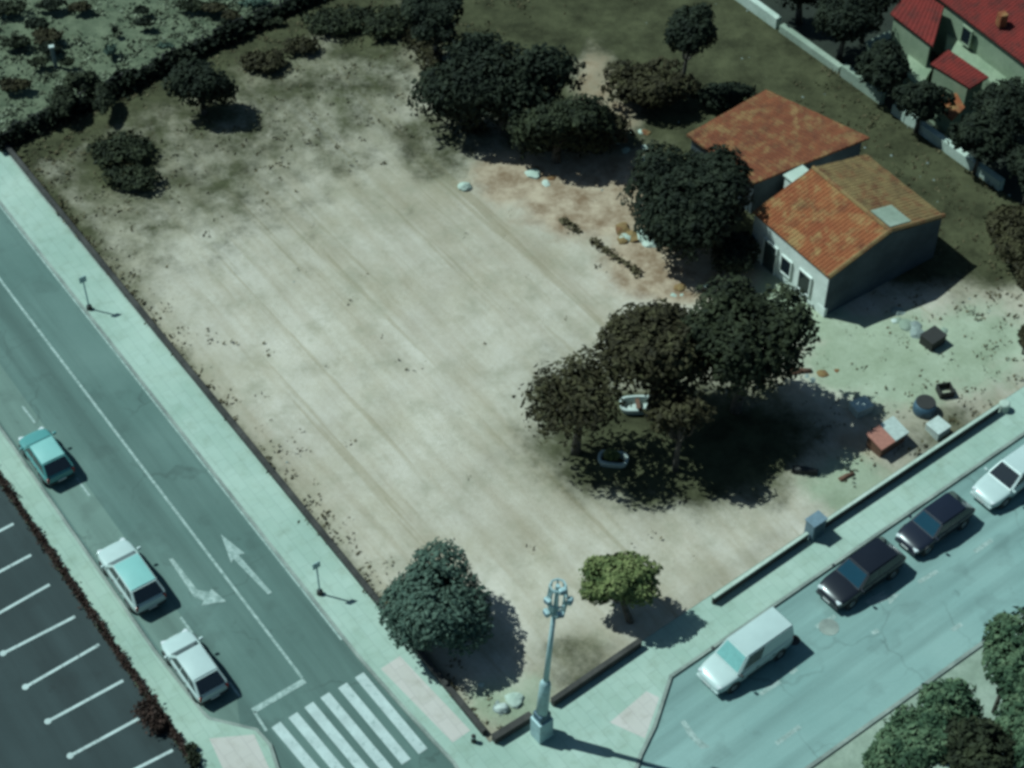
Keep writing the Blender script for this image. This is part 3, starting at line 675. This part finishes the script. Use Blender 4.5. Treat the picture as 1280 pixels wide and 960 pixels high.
# little white lean-to joining both
w0 = g(1000, 222, 3.0)
bm = bmesh.new(); box(bm, (w0.x, w0.y, 1.55), (1.1, 1.3, 3.0), AX_A, .02); lk = thing('link_shed', 'narrow white passage shed between the rust-roofed barn and the white house', 'shed', (0, 0, 0)); obj('wall', bm, 'plaster', lk)
bm = bmesh.new(); box(bm, (w0.x, w0.y, 3.10), (1.3, 1.5, .1), AX_A, .02); obj('roof', bm, 'stone_pale', lk)
# white front wall stub (porch parapet) in the sun
pa, pb = g(972, 345), g(1030, 402)
wall('porch_wall', 'bright white parapet wall in front of the house door', pa, pb, .2, .9, 'plaster', None, .12)

# neighbour with red roofs
nb = thing('red_roofed_house', 'house with bright red roofs and a pale terrace in the top right corner', 'house', (0, 0, 0))
EN = 4.2
n1 = [g(1160, -12, EN), g(1300, 95, EN), g(1390, 30, EN+1.6), g(1240, -80, EN+1.6)]
obj('roof', roof_bm(n1[3], n1[2], n1[1], n1[0]), 'tile_red', nb)
cN = sum(n1, Vector())/4; bm = bmesh.new(); q = [cN+(p-cN)*.92 for p in n1]; prism(bm, q, [.1]*4, [p.z-.25 for p in q]); obj('wall', bm, 'plaster_green', nb)
n2 = [g(1113, 17, 3.4), g(1166, 58, 3.4), g(1180, 8, 4.1), g(1140, -18, 4.1)]
obj('roof', roof_bm(n2[3], n2[2], n2[1], n2[0]), 'tile_red', nb)
cN = sum(n2, Vector())/4; bm = bmesh.new(); q = [cN+(p-cN)*.85 for p in n2]; prism(bm, q, [.1]*4, [p.z-.25 for p in q]); obj('wall', bm, 'plaster_green', nb)
n3 = [g(1163, 80, 2.6), g(1212, 110, 2.6), g(1236, 96, 3.1), g(1186, 62, 3.1)]
obj('roof', roof_bm(n3[3], n3[2], n3[1], n3[0]), 'tile_red', nb)
cN = sum(n3, Vector())/4; bm = bmesh.new(); q = [cN+(p-cN)*.85 for p in n3]; prism(bm, q, [.1]*4, [p.z-.22 for p in q]); obj('wall', bm, 'plaster_green', nb)
bm = bmesh.new(); tr = [g(1182, 62, 2.2), g(1186, 24, 2.2), g(1262, 72, 2.2), g(1300, 110, 2.2), g(1292, 128, 2.2), g(1252, 114, 2.2), g(1236, 100, 2.2)]
prism(bm, tr, [.1]*len(tr), [2.2]*len(tr)); obj('terrace', bm, 'plaster_green', nb)
opening(nb, n1[0], n1[1], .35, .42, 2.6, 3.7, 'window', 'glass', 1, 'plaster_green')
bm = bmesh.new(); o_ = g(1252, 26, 4.9); box(bm, (o_.x, o_.y, 5.0), (.5, .5, .9), .3, .02); obj('chimney', bm, 'tile_orange', nb)
for nm, lab, pts, h, mt in (('garden_shed', 'small shed with an orange roof below the red-roofed house', [(1160, 122), (1190, 150), (1206, 134), (1196, 116)], 1.6, 'tile_orange'),
                            ('garden_terrace', 'greenish-yellow raised patio left of the red roofs', [(1082, 52), (1112, 90), (1122, 62), (1112, 38)], .6, 'verge'),
                            ('garden_shed', 'pale green flat-roofed shed beneath the tip of the red roof', [(1130, 92), (1150, 110), (1166, 84), (1150, 50), (1138, 58)], 1.4, 'plaster_green')):
    t = thing(nm, lab, 'shed' if 'shed' in nm else 'terrace'); P_ = [g(*p, h) for p in pts]; cc = sum(P_, Vector())/len(P_)
    bm = bmesh.new(); q = [cc+(p-cc)*.92 for p in P_]; prism(bm, q, [.05]*len(q), [h-.12]*len(q)); obj('wall', bm, 'plaster_green', t)
    bm = bmesh.new(); prism(bm, P_, [h-.11]*len(P_), [h]*len(P_)); obj('roof' if 'shed' in nm else 'slab', bm, mt, t)

# ------------------------------------------------------------------ cars
def loft(bm, rings, capa=True, capb=True):
    rv = [[bm.verts.new(p) for p in r] for r in rings]; n_ = len(rv[0])
    for a, b in zip(rv, rv[1:]):
        for k in range(n_): bm.faces.new((a[k], a[(k+1) % n_], b[(k+1) % n_], b[k]))
    if capa: bm.faces.new(rv[0][::-1])
    if capb: bm.faces.new(rv[-1])
    return bm
def panel(f, u0, u1, v0, v1, mat, name, parent, out=.012, th=.02):
    """thin plate on the quad f = (p00,p10,p11,p01), between those fractions"""
    p00, p10, p11, p01 = map(Vector, f)
    P = lambda u, v: (p00*(1-u)+p10*u)*(1-v)+(p01*(1-u)+p11*u)*v
    nrm = (p10-p00).cross(p01-p00).normalized()
    cen = (p00+p10+p11+p01)/4
    if nrm.dot(cen-Vector((cen.x*.3, 0, .6))) < 0: nrm = -nrm
    c = [P(u0, v0), P(u1, v0), P(u1, v1), P(u0, v1)]
    bm = bmesh.new(); a = [bm.verts.new(p+nrm*(out-th)) for p in c]; b = [bm.verts.new(p+nrm*out) for p in c]
    bm.faces.new(a[::-1]); bm.faces.new(b)
    for i in range(4): bm.faces.new((a[i], a[(i+1) % 4], b[(i+1) % 4], b[i]))
    return obj(name, bm, mat, parent)
KIND = dict(
    hatch=dict(W=1.72, H=1.48, belt=.93, nose=.72, tail=.90, f0=.24, f1=.08, r0=-.49, r1=-.33, bon=.90),
    suv=dict(W=1.84, H=1.60, belt=1.0, nose=.82, tail=.96, f0=.23, f1=.07, r0=-.49, r1=-.36, bon=1.0),
    mpv=dict(W=1.76, H=1.58, belt=1.0, nose=.78, tail=1.0, f0=.27, f1=.10, r0=-.475, r1=-.42, bon=1.0),
    van=dict(W=1.84, H=1.88, belt=1.06, nose=.82, tail=1.08, f0=.27, f1=.13, r0=-.49, r1=-.475, bon=1.02))
def car(name, label, cat, c, ang, L, kind, col, group, glass='glass', wind=None, roofcol=None, zb=.02):
    k = KIND[kind]; W = k['W']; hw = W/2; H = k['H']; bt = k['belt']
    t = thing(name, label, cat, (c[0], c[1], zb), ang, group)
    st = [(-.5, .80, .42, .70, k['tail']-.16), (-.485, .93, .30, .74, k['tail']-.03), (-.40, 1.0, .22, .76, bt), (-.2, 1.0, .20, .74, bt), (.1, 1.0, .20, .74, bt), (.22, 1.0, .20, .74, k['bon']-.02), (.36, .985, .22, .68, k['nose']+.09), (.45, .90, .26, .60, k['nose']), (.49, .76, .34, .54, k['nose']-.12), (.5, .62, .40, .50, k['nose']-.20)]
    bm = bmesh.new(); rings = []
    for x, f, z0, zm, z1 in st:
        h = hw*f; half = [(0, z0), (h*.8, z0), (h*.97, z0+.08), (h, zm), (h*.965, z1-.07), (h*.86, z1-.005), (h*.4, z1+.025), (0, z1+.035)]
        ring = [(x*L, y, z) for y, z in half]+[(x*L, -y, z) for y, z in half[-2:0:-1]]
        rings.append(ring)
    loft(bm, rings)
    body = obj('body', bm, col, t, True)
    sub = body.modifiers.new('smooth', 'SUBSURF'); sub.levels = 1; sub.render_levels = 2
    # cabin: solid frustum carrying the windows
    wb, wt = hw*.93, hw*.76; zt = H-.05
    B = [Vector((k['r0']*L, wb, bt-.03)), Vector((k['f0']*L, wb, bt-.05)), Vector((k['f0']*L, -wb, bt-.05)), Vector((k['r0']*L, -wb, bt-.03))]
    T = [Vector((k['r1']*L, wt, zt-.03)), Vector((k['f1']*L, wt, zt)), Vector((k['f1']*L, -wt, zt)), Vector((k['r1']*L, -wt, zt-.03))]
    bm = bmesh.new(); b_ = [bm.verts.new(p) for p in B]; t_ = [bm.verts.new(p) for p in T]
    bm.faces.new(b_[::-1]); bm.faces.new(t_)
    for i in range(4): bm.faces.new((b_[i], b_[(i+1) % 4], t_[(i+1) % 4], t_[i]))
    bmesh.ops.bevel(bm, geom=[e for e in bm.edges], offset=.05, segments=2, affect='EDGES')
    obj('cabin', bm, col, t)
    # domed roof skin
    bm = bmesh.new(); rr_ = []
    for i in range(7):
        u = i/6; xx = (k['r1']*(1-u)+k['f1']*u)*L; e = math.sin(math.pi*min(1, max(0, .08+.84*u)))
        rr_.append([(xx+(.04 if i == 0 else -.04 if i == 6 else 0), wt*.95*s, zt-.028+.03*u+.055*(1-s*s)*e+.012) for s in (-1, -.9, -.5, 0, .5, .9, 1)])
    V_ = [[bm.verts.new(p) for p in r] for r in rr_]
    for a, b in zip(V_, V_[1:]):
        for i in range(6): bm.faces.new((a[i], a[i+1], b[i+1], b[i]))
    obj('roof', bm, roofcol or col, t, True)
    gl = glass
    panel((B[2], B[1], T[1], T[2]), .06, .94, .12, .93, wind or gl, 'windscreen', t)
    panel((B[0], B[3], T[3], T[0]), .06, .94, .10, .94, gl, 'rear_window', t)
    for (p, q, r_, s_) in ((B[0], B[1], T[1], T[0]), (B[3], B[2], T[2], T[3])):
        spl = (.05, .30, .62, .95) if kind != 'van' else (.60, .94)
        for a, b in zip(spl, spl[1:]): panel((p, q, r_, s_), a+.015, b-.015, .16, .90, gl, 'side_window', t)
    # bumpers, lamps, plates, mirrors
    for s, nm in ((1, 'front_bumper'), (-1, 'rear_bumper')):
        bm = bmesh.new(); box(bm, (s*(L/2-.10), 0, .40), (.24, W*.80, .18), 0, .06); obj(nm, bm, 'trim' if s < 0 else col, t)
        bm = bmesh.new(); box(bm, (s*(L/2+.025), 0, .46), (.02, .46, .11)); obj('number_plate', bm, 'plate', t)
    for s in (1, -1):
        bm = bmesh.new(); box(bm, (L*.462, s*hw*.66, k['nose']-.10), (.22, .30, .13), -s*.35, .05); obj('headlight', bm, 'lamp', t)
        bm = bmesh.new(); box(bm, (-L*.482, s*hw*.80, k['tail']-.20), (.10, .16, .32), s*.25, .03); obj('taillight', bm, 'tail', t)
        bm = bmesh.new(); box(bm, (k['f0']*L-.12, s*(hw+.07), bt+.06), (.12, .20, .14), 0, .04); obj('mirror', bm, col if kind != 'van' else 'trim', t)
    for x in (-.30, .31):
        for s in (1, -1):
            bm = bmesh.new(); y = s*(hw-.09)
            tube(bm, [(x*L, y-s*.13, .32), (x*L, y+s*.05, .32), (x*L, y+s*.10, .32)], [.32, .32, .27], 20)
            wheel = obj('wheel', bm, 'tyre', t)
            bm = bmesh.new(); tube(bm, [(x*L, y+s*.09, .32), (x*L, y+s*.115, .32)], [.20, .17], 14); obj('rim', bm, 'rim', wheel)
            bm = bmesh.new(); tube(bm, [(x*L, s*(hw-.2), .34), (x*L, s*(hw+.004), .34)], [.39, .39], 20); obj('wheel_arch', bm, 'trim', t)
    bm = bmesh.new(); box(bm, (0, 0, .26), (L*.86, W*.82, .12), 0, .03); obj('underbody', bm, 'trim', t)
    for s in (1, -1):
        for xx in (.02, -.20):
            bm = bmesh.new(); box(bm, (xx*L, s*(hw+.012), .80), (.16, .03, .035), 0, .01); obj('door_handle', bm, 'trim', t)
        bm = bmesh.new(); box(bm, (0, s*(hw+.001), .50), (L*.30, .03, .07), 0, .01); obj('side_moulding', bm, 'trim', t)
    return t
GL = 'cars parked along the left road'; GW = 'cars parked along the right road'
angL = heading(g(195, 814), g(112, 694)); angR = heading(g(1180, 612), g(1012, 730))
def ground_mid(a, b): return (g(*a)+g(*b))/2
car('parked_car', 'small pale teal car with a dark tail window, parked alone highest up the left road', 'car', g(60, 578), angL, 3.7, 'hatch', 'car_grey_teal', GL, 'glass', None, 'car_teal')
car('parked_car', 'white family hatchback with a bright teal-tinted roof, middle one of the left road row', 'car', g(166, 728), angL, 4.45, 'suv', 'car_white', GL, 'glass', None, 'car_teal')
car('parked_car', 'small white hatchback nearest the zebra crossing on the left road', 'car', g(244, 840), angL, 4.1, 'hatch', 'car_white', GL)
car('parked_van', 'white high-roofed van at the corner beside the mottled tree', 'van', g(930, 828), angR, 4.9, 'van', 'car_white', GW, 'glass', 'glass_pale')
car('parked_car', 'black car with bluish windscreen parked next in line behind the white van', 'car', g(1074, 727), angR, 4.7, 'suv', 'car_black', GW, 'glass', 'glass_blue')
car('parked_car', 'navy blue car with bluish windscreen parked between the black car and a white van', 'car', g(1166, 664), angR, 4.3, 'hatch', 'car_navy', GW, 'glass', 'glass_blue')
car('parked_van', 'white van with a dark windscreen cut by the right edge of the picture', 'van', g(1266, 602), angR, 5.2, 'mpv', 'car_white', GW, 'glass')

# ------------------------------------------------------------------ mast
mb = g(677, 921); 
mt_h = 11.6
mast = thing('lamp_mast', 'tall pale blue stepped mast with a cluster of small floodlights, at the lot corner', 'mast', (mb.x, mb.y, .138))
bm = bmesh.new(); box(bm, (0, 0, .75), (.80, .74, 1.5), AX_B, .05); obj('plinth', bm, 'steel', mast)
bm = bmesh.new(); box(bm, (0, 0, 1.75), (.62, .58, .5), AX_B, .05); obj('cabinet', bm, 'steel_dark', mast)
bm = bmesh.new(); tube(bm, [(0, 0, 2.0), (.12, 0, 4.3), (.14, 0, 4.6)], [.29, .26, .15], 14); obj('lower_pole', bm, 'steel', mast, True)
bm = bmesh.new(); tube(bm, [(.135, 0, 4.5), (.42, 0, mt_h-1.9)], [.14, .10], 12); obj('upper_pole', bm, 'steel', mast, True)
bm = bmesh.new(); hx = .55; h0_, h1_ = mt_h-1.9, mt_h+.1
for z, r_ in ((h0_, .24), ((h0_+h1_)/2, .44), (h1_, .34)):
    for k in range(8):
        a, b = k*math.pi/4, (k+1)*math.pi/4; tube(bm, [(hx+math.cos(a)*r_, math.sin(a)*r_, z), (hx+math.cos(b)*r_, math.sin(b)*r_, z)], .045, 6)
for k in range(8):
    a = k*math.pi/4; tube(bm, [(.42, 0, h0_-.3), (hx+math.cos(a)*.30, math.sin(a)*.24, h0_), (hx+math.cos(a)*.44, math.sin(a)*.44, (h0_+h1_)/2), (hx+math.cos(a)*.34, math.sin(a)*.34, h1_)], .04, 6)
tube(bm, [(.42, 0, h0_-.4), (hx, 0, h1_)], .10, 8)
obj('head_frame', bm, 'steel', mast)
for k, (a, z, r_) in enumerate(((3.6, h0_+.35, .50), (4.9, h0_+.75, .60), (5.9, h0_+1.2, .56), (3.9, h0_+1.45, .58), (5.2, h1_+.1, .40), (1.2, h0_+.8, .60))):
    bm = bmesh.new(); box(bm, (hx+math.cos(a)*r_, math.sin(a)*r_, z), (.20, .34, .28), a, .05); lm = obj('floodlight', bm, 'steel', mast)
    bm = bmesh.new(); box(bm, (hx+math.cos(a)*(r_+.11), math.sin(a)*(r_+.11), z), (.03, .26, .20), a, .01); obj('lens', bm, 'grey_blue', lm)

# ------------------------------------------------------------------ small things
def place(o, px, py, z=.22): o.location = g(px, py, z); return o
bx = thing('utility_cabinet', 'grey-blue utility cabinet set into the wall along the right road', 'cabinet', g(1017, 668, .13), AX_B)
bm = bmesh.new(); box(bm, (0, 0, .6), (.85, .6, 1.2), 0, .03); obj('body', bm, 'grey_blue', bx)
bm = bmesh.new(); box(bm, (0, 0, 1.24), (.95, .7, .08), 0, .02); obj('lid', bm, 'grey_blue', bx)
bm = bmesh.new(); box(bm, (0, -.305, .6), (.66, .03, .9), 0, .01); obj('door', bm, 'steel_dark', bx)
for px, py, lab in ((400, 742, 'thin grey sign post on the left pavement, nearer the zebra crossing'), (112, 386, 'thin grey sign post on the left pavement, further up the road')):
    t = thing('sign_post', lab, 'sign post', g(px, py, .138), AX_A, 'sign posts on the left pavement')
    bm = bmesh.new(); tube(bm, [(0, 0, 0), (0, 0, 2.5)], .045, 8); obj('pole', bm, 'steel', t)
    bm = bmesh.new(); box(bm, (.0, 0, 2.3), (.03, .42, .42), 0, .005); obj('sign_plate', bm, 'steel', t)
    bm = bmesh.new(); tube(bm, [(0, 0, 0), (0, 0, .25), (0, 0, .3)], [.17, .15, .08], 10); obj('foot', bm, 'scrap_dark', t)
bl_ = thing('bollard', 'small dark bollard on the corner pavement below the wall stub', 'bollard', g(592, 927, .138))
bm = bmesh.new(); tube(bm, [(0, 0, 0), (0, 0, .5), (0, 0, .58)], [.12, .11, .05], 10); obj('shaft', bm, 'stone_dark', bl_, True)
bm = bmesh.new(); tube(bm, [(0, 0, .38), (0, 0, .46)], .125, 10); obj('band', bm, 'concrete', bl_)
# manhole cover and drain on the wide road
for px, py, r, lab in ((992, 800, .32, 'dark round manhole cover behind the white van'), (1036, 784, .5, 'grey oval manhole patch near the black car')):
    bm = bmesh.new(); tube(bm, [(0, 0, 0), (0, 0, .02)], r, 18); o = obj('manhole_cover', bm, 'stone_dark' if r < .4 else 'kerb'); o.location = g(px, py, .004); tag(o, lab, 'manhole cover')

def crate(lab, cat, name, px, py, s, mat, rz=.5, lid=None, z=.2, frame=True):
    t = thing(name, lab, cat, g(px, py, z), rz)
    bm = bmesh.new(); x, y, h = s; th = .05
    box(bm, (0, 0, .03), (x, y, .06))
    for sx in (1, -1): box(bm, (sx*(x/2-th/2), 0, h/2+.03), (th, y, h-.06), 0, .01)
    for sy in (1, -1): box(bm, (0, sy*(y/2-th/2), h/2+.03), (x-2*th-.004, th, h-.06), 0, .01)
    obj('body', bm, mat, t)
    if lid:
        bm = bmesh.new(); box(bm, (0, 0, h+.04), (x+.06, y+.06, .07), 0, .02); obj('lid', bm, lid, t)
    return t
crate('pale teal closed box at the tip of the big tree shadow', 'box', 'storage_box', 1075, 515, (1.0, .8, .6), 'scrap_white', .5, 'scrap_white')
crate('white closed box next to the long wall below the dark barrel', 'box', 'storage_box', 1171, 540, (.9, .9, .5), 'scrap_white', AX_B, 'scrap_white')
crate('small dark open box with pale rim near the end of the wall', 'box', 'storage_box', 1180, 494, (.8, .75, .6), 'scrap_dark', .2)
crate('dark tall box beside the pale scrap heap below the house', 'box', 'storage_box', 1164, 432, (1.1, .9, .8), 'scrap_dark', AX_B, 'scrap_dark')
bt_ = thing('barrel', 'dark fat water barrel near the wall corner, beside the small open box', 'barrel', g(1154, 516, .2))
bm = bmesh.new(); tube(bm, [(0, 0, 0), (0, 0, .25), (0, 0, .5), (0, 0, .85)], [.55, .62, .62, .55], 18); obj('body', bm, 'steel_dark', bt_, True)
bm = bmesh.new(); tube(bm, [(0, 0, .84), (0, 0, .90)], .52, 18); obj('lid', bm, 'scrap_dark', bt_)
dh = thing('garden_hut', 'small pinkish hut with a pale sloping roof between the big tree shadow and the wall', 'hut', g(1106, 557, .2), AX_B)
bm = bmesh.new(); prism(bm, [(-.9, -.5), (.9, -.5), (.9, .5), (-.9, .5)], [0]*4, [.8, .8, 1.0, 1.0]); obj('wall', bm, 'scrap_brown', dh)
bm = bmesh.new(); prism(bm, [(-1.0, -.6), (0, -.6), (0, .6), (-1.0, .6)], [.84, .84, 1.06, 1.06], [.92, .92, 1.14, 1.14]); r1 = obj('roof', bm, 'rust', dh); r1['label'] = 'pinkish roof sheet'
bm = bmesh.new(); prism(bm, [(.01, -.6), (1.0, -.6), (1.0, .6), (.01, .6)], [.84, .84, 1.06, 1.06], [.93, .93, 1.15, 1.15]); r2 = obj('roof', bm, 'scrap_white', dh); r2['label'] = 'pale roof sheet'
def log(lab, px, py, L_, r, mat, rz, cat='log', name='log'):
    bm = bmesh.new(); tube(bm, [(-L_/2, 0, r), (0, .04, r*1.05), (L_/2, 0, r*.9)], [r, r*.95, r*.8], 9); o = obj(name, bm, mat, None, True); o.location = g(px, py, .2); o.rotation_euler = (0, 0, rz); return tag(o, lab, cat)
log('short dark log on the pale soil below the big tree shadow', 1006, 592, 1.3, .22, 'scrap_dark', -.15)
log('thin reddish-brown log on the grey soil below the pinkish hut', 1058, 598, .9, .14, 'scrap_brown', .5)
log('dark log at the very edge of the shadow, right of the dark tree', 1000, 468, 1.2, .2, 'scrap_brown', .1)
def boatlike(lab, px, py, L_, W_, rz, name='trough'):
    t = thing(name, lab, 'trough', g(px, py, .22), rz)
    bm = bmesh.new(); outer, inner = [], []
    n_ = 20
    def ring(a, b, z): return [(math.copysign(abs(math.cos(k*2*math.pi/n_))**.5, math.cos(k*2*math.pi/n_))*a, math.copysign(abs(math.sin(k*2*math.pi/n_))**.7, math.sin(k*2*math.pi/n_))*b, z) for k in range(n_)]
    loft(bm, [ring(L_*.42, W_*.36, 0), ring(L_/2, W_/2, .5), ring(L_/2-.02, W_/2-.02, .55), ring(L_/2-.14, W_/2-.14, .55), ring(L_*.40, W_*.30, .12)]); obj('shell', bm, 'scrap_white', t)
    bm = bmesh.new(); box(bm, (0, 0, .42), (.22, W_-.3, .05), 0, .01); obj('crossbar', bm, 'scrap_brown', t)
    return t
boatlike('white-rimmed oblong trough under the dark trees, crossed by a brown bar', 797, 512, 2.0, 1.15, .05)
boatlike('smaller pale trough filled with green at the lower edge of the tree shadow', 766, 580, 1.6, 1.0, -.15)
gp = tree('potted_plant', 'tuft of green weeds growing in the smaller pale trough', 764, 572, 12, 9, .8, 'leaf_mottled', 'plant', seed=201, dens=2, size=.16, trunk=False, lobes=3)
def heap(lab, px, py, n_, spread, mats, size, name='rubble_heap', cat='rubble'):
    rnd = random.Random(int(px*7+py)); t = thing(name, lab, cat, g(px, py, .2))
    for k in range(n_):
        bm = bmesh.new(); r = bmesh.ops.create_icosphere(bm, subdivisions=2, radius=1)['verts']; s = size*rnd.uniform(.5, 1.3)
        for v in r: v.co = Vector((v.co.x*s*1.2, v.co.y*s, v.co.z*s*.6))*(1+.35*mnoise.noise(v.co*1.8+Vector((k, px, 0))))
        bmesh.ops.rotate(bm, verts=r, matrix=Matrix.Rotation(rnd.random()*6, 3, 'Z'))
        bmesh.ops.translate(bm, verts=r, vec=(rnd.gauss(0, spread), rnd.gauss(0, spread*.7), s*.3)); obj('lump', bm, mats[k % len(mats)], t)
    return t
heap('pale scrap heap of boards and sacks by the house shadow', 1138, 408, 12, .75, ('scrap_white', 'scrap_grey', 'verge'), .34)
heap('pale broken rubble on the reddish earth left of the round black tree', 800, 300, 9, .9, ('stone_pale', 'tile_tan', 'stone_pale'), .40)
heap('rubble heap on the reddish earth, nearest the bare soil', 676, 222, 7, .6, ('stone_pale', 'tile_tan'), .32)
heap('small rubble heap at the lower end of the dry brush row, above the mid-lot trees', 866, 365, 6, .6, ('stone_pale', 'tile_tan'), .30)
heap('scattered lumps between the dark bush and the round black tree', 780, 170, 8, .9, ('verge', 'tile_tan', 'stone_pale'), .28)
heap('low heap of stones inside the lot corner by the mast', 628, 880, 6, .7, ('stone_pale', 'scrap_grey'), .28)
heap('pinkish heap at the right edge of the dark tree', 1014, 470, 6, .5, ('tile_tan', 'scrap_grey'), .26)
def boulder(lab, px, py, s, mat):
    bm = bmesh.new(); r = bmesh.ops.create_icosphere(bm, subdivisions=3, radius=1)['verts']
    for v in r: v.co = Vector((v.co.x*s, v.co.y*s*.8, v.co.z*s*.75))*(1+.3*mnoise.noise(v.co*1.6+Vector((px, 0, 0))))
    o = obj('boulder', bm, mat); o.location = g(px, py, .2+s*.4); return tag(o, lab, 'boulder')
boulder('pale boulder on the bare soil below the broad black tree', 581, 234, .42, 'stone_pale')
boulder('bright white boulder beside the round black tree', 808, 200, .36, 'scrap_white')
boulder('grey boulder under the right-hand dark tree', 912, 470, .45, 'scrap_grey')
boulder('whitish boulder in the lot corner heap beside the left road wall', 628, 886, .35, 'scrap_white')
pp = thing('field_post', 'pale post standing between two dark shrubs in the field', 'post', g(70, 84))
bm = bmesh.new(); box(bm, (0, 0, .8), (.25, .22, 1.6), .3, .02); obj('shaft', bm, 'scrap_grey', pp)
bm = bmesh.new(); box(bm, (0, 0, 1.64), (.34, .3, .08), .3, .02); obj('cap', bm, 'scrap_white', pp)

# weeds and pebbles nobody could count
rnd = random.Random(99); bm = bmesh.new(); cnt = 0
while cnt < 2200:
    u, v = rnd.random(), rnd.random()
    p = (wN*(1-u)+wS*u)*(1-v)+(wT*(1-u)+wE*u)*v
    px, py = pix(p)
    pr = .02+.75*(1-sm(0, 260, py-(190-.475*px)))+.7*(1-sm(0, .06, v))+.5*sm(980, 1060, px)*(1-sm(560, 640, py))
    if rnd.random() > pr: continue
    cnt += 1; s0_ = rnd.uniform(.08, .24)
    for k in range(7):
        q = p+Vector((rnd.gauss(0, s0_), rnd.gauss(0, s0_), .22+rnd.random()*s0_)); nrm = Vector((rnd.gauss(0, 1), rnd.gauss(0, 1), .8)).normalized(); a = nrm.orthogonal().normalized(); b = nrm.cross(a); s_ = rnd.uniform(.06, .14)
        bm.faces.new([bm.verts.new(q+o_) for o_ in (a*s_, b*s_*.6, -a*s_, -b*s_*.6)])
o = foliage('weeds', bm, 'leaf_dry'); o['kind'] = 'stuff'
bm = bmesh.new(); cnt = 0
while cnt < 260:
    u, v = rnd.random(), rnd.random(); p = (wN*(1-u)+wS*u)*(1-v)+(wT*(1-u)+wE*u)*v; px, py = pix(p)
    if rnd.random() > .15+.85*sm(-60, 60, px-(560+(py-130)*1.1)): continue
    cnt += 1; s_ = rnd.uniform(.04, .11); r = bmesh.ops.create_icosphere(bm, subdivisions=1, radius=s_)['verts']
    bmesh.ops.translate(bm, verts=r, vec=(p.x, p.y, .24))
o = obj('gravel', bm, 'scrap_grey'); o['kind'] = 'stuff'

# low scrub and litter over the field beyond the fence
bm = bmesh.new(); cnt = 0
while cnt < 480:
    px, py = rnd.uniform(-40, 420), rnd.uniform(-30, 185)
    if py > 178-.475*px: continue
    p = g(px, py)
    if mnoise.noise(p*.22) < -.05 and rnd.random() < .8: continue
    cnt += 1; s0_ = rnd.uniform(.08, .38)
    for k in range(9):
        q = p+Vector((rnd.gauss(0, s0_), rnd.gauss(0, s0_), .03+rnd.random()*s0_*.6)); nrm = Vector((rnd.gauss(0, 1), rnd.gauss(0, 1), 1.0)).normalized(); a = nrm.orthogonal().normalized(); b = nrm.cross(a); s_ = rnd.uniform(.07, .17)
        bm.faces.new([bm.verts.new(q+o_) for o_ in (a*s_, b*s_*.6, -a*s_, -b*s_*.6)])
o = foliage('undergrowth', bm, 'leaf_scrub'); o['kind'] = 'stuff'
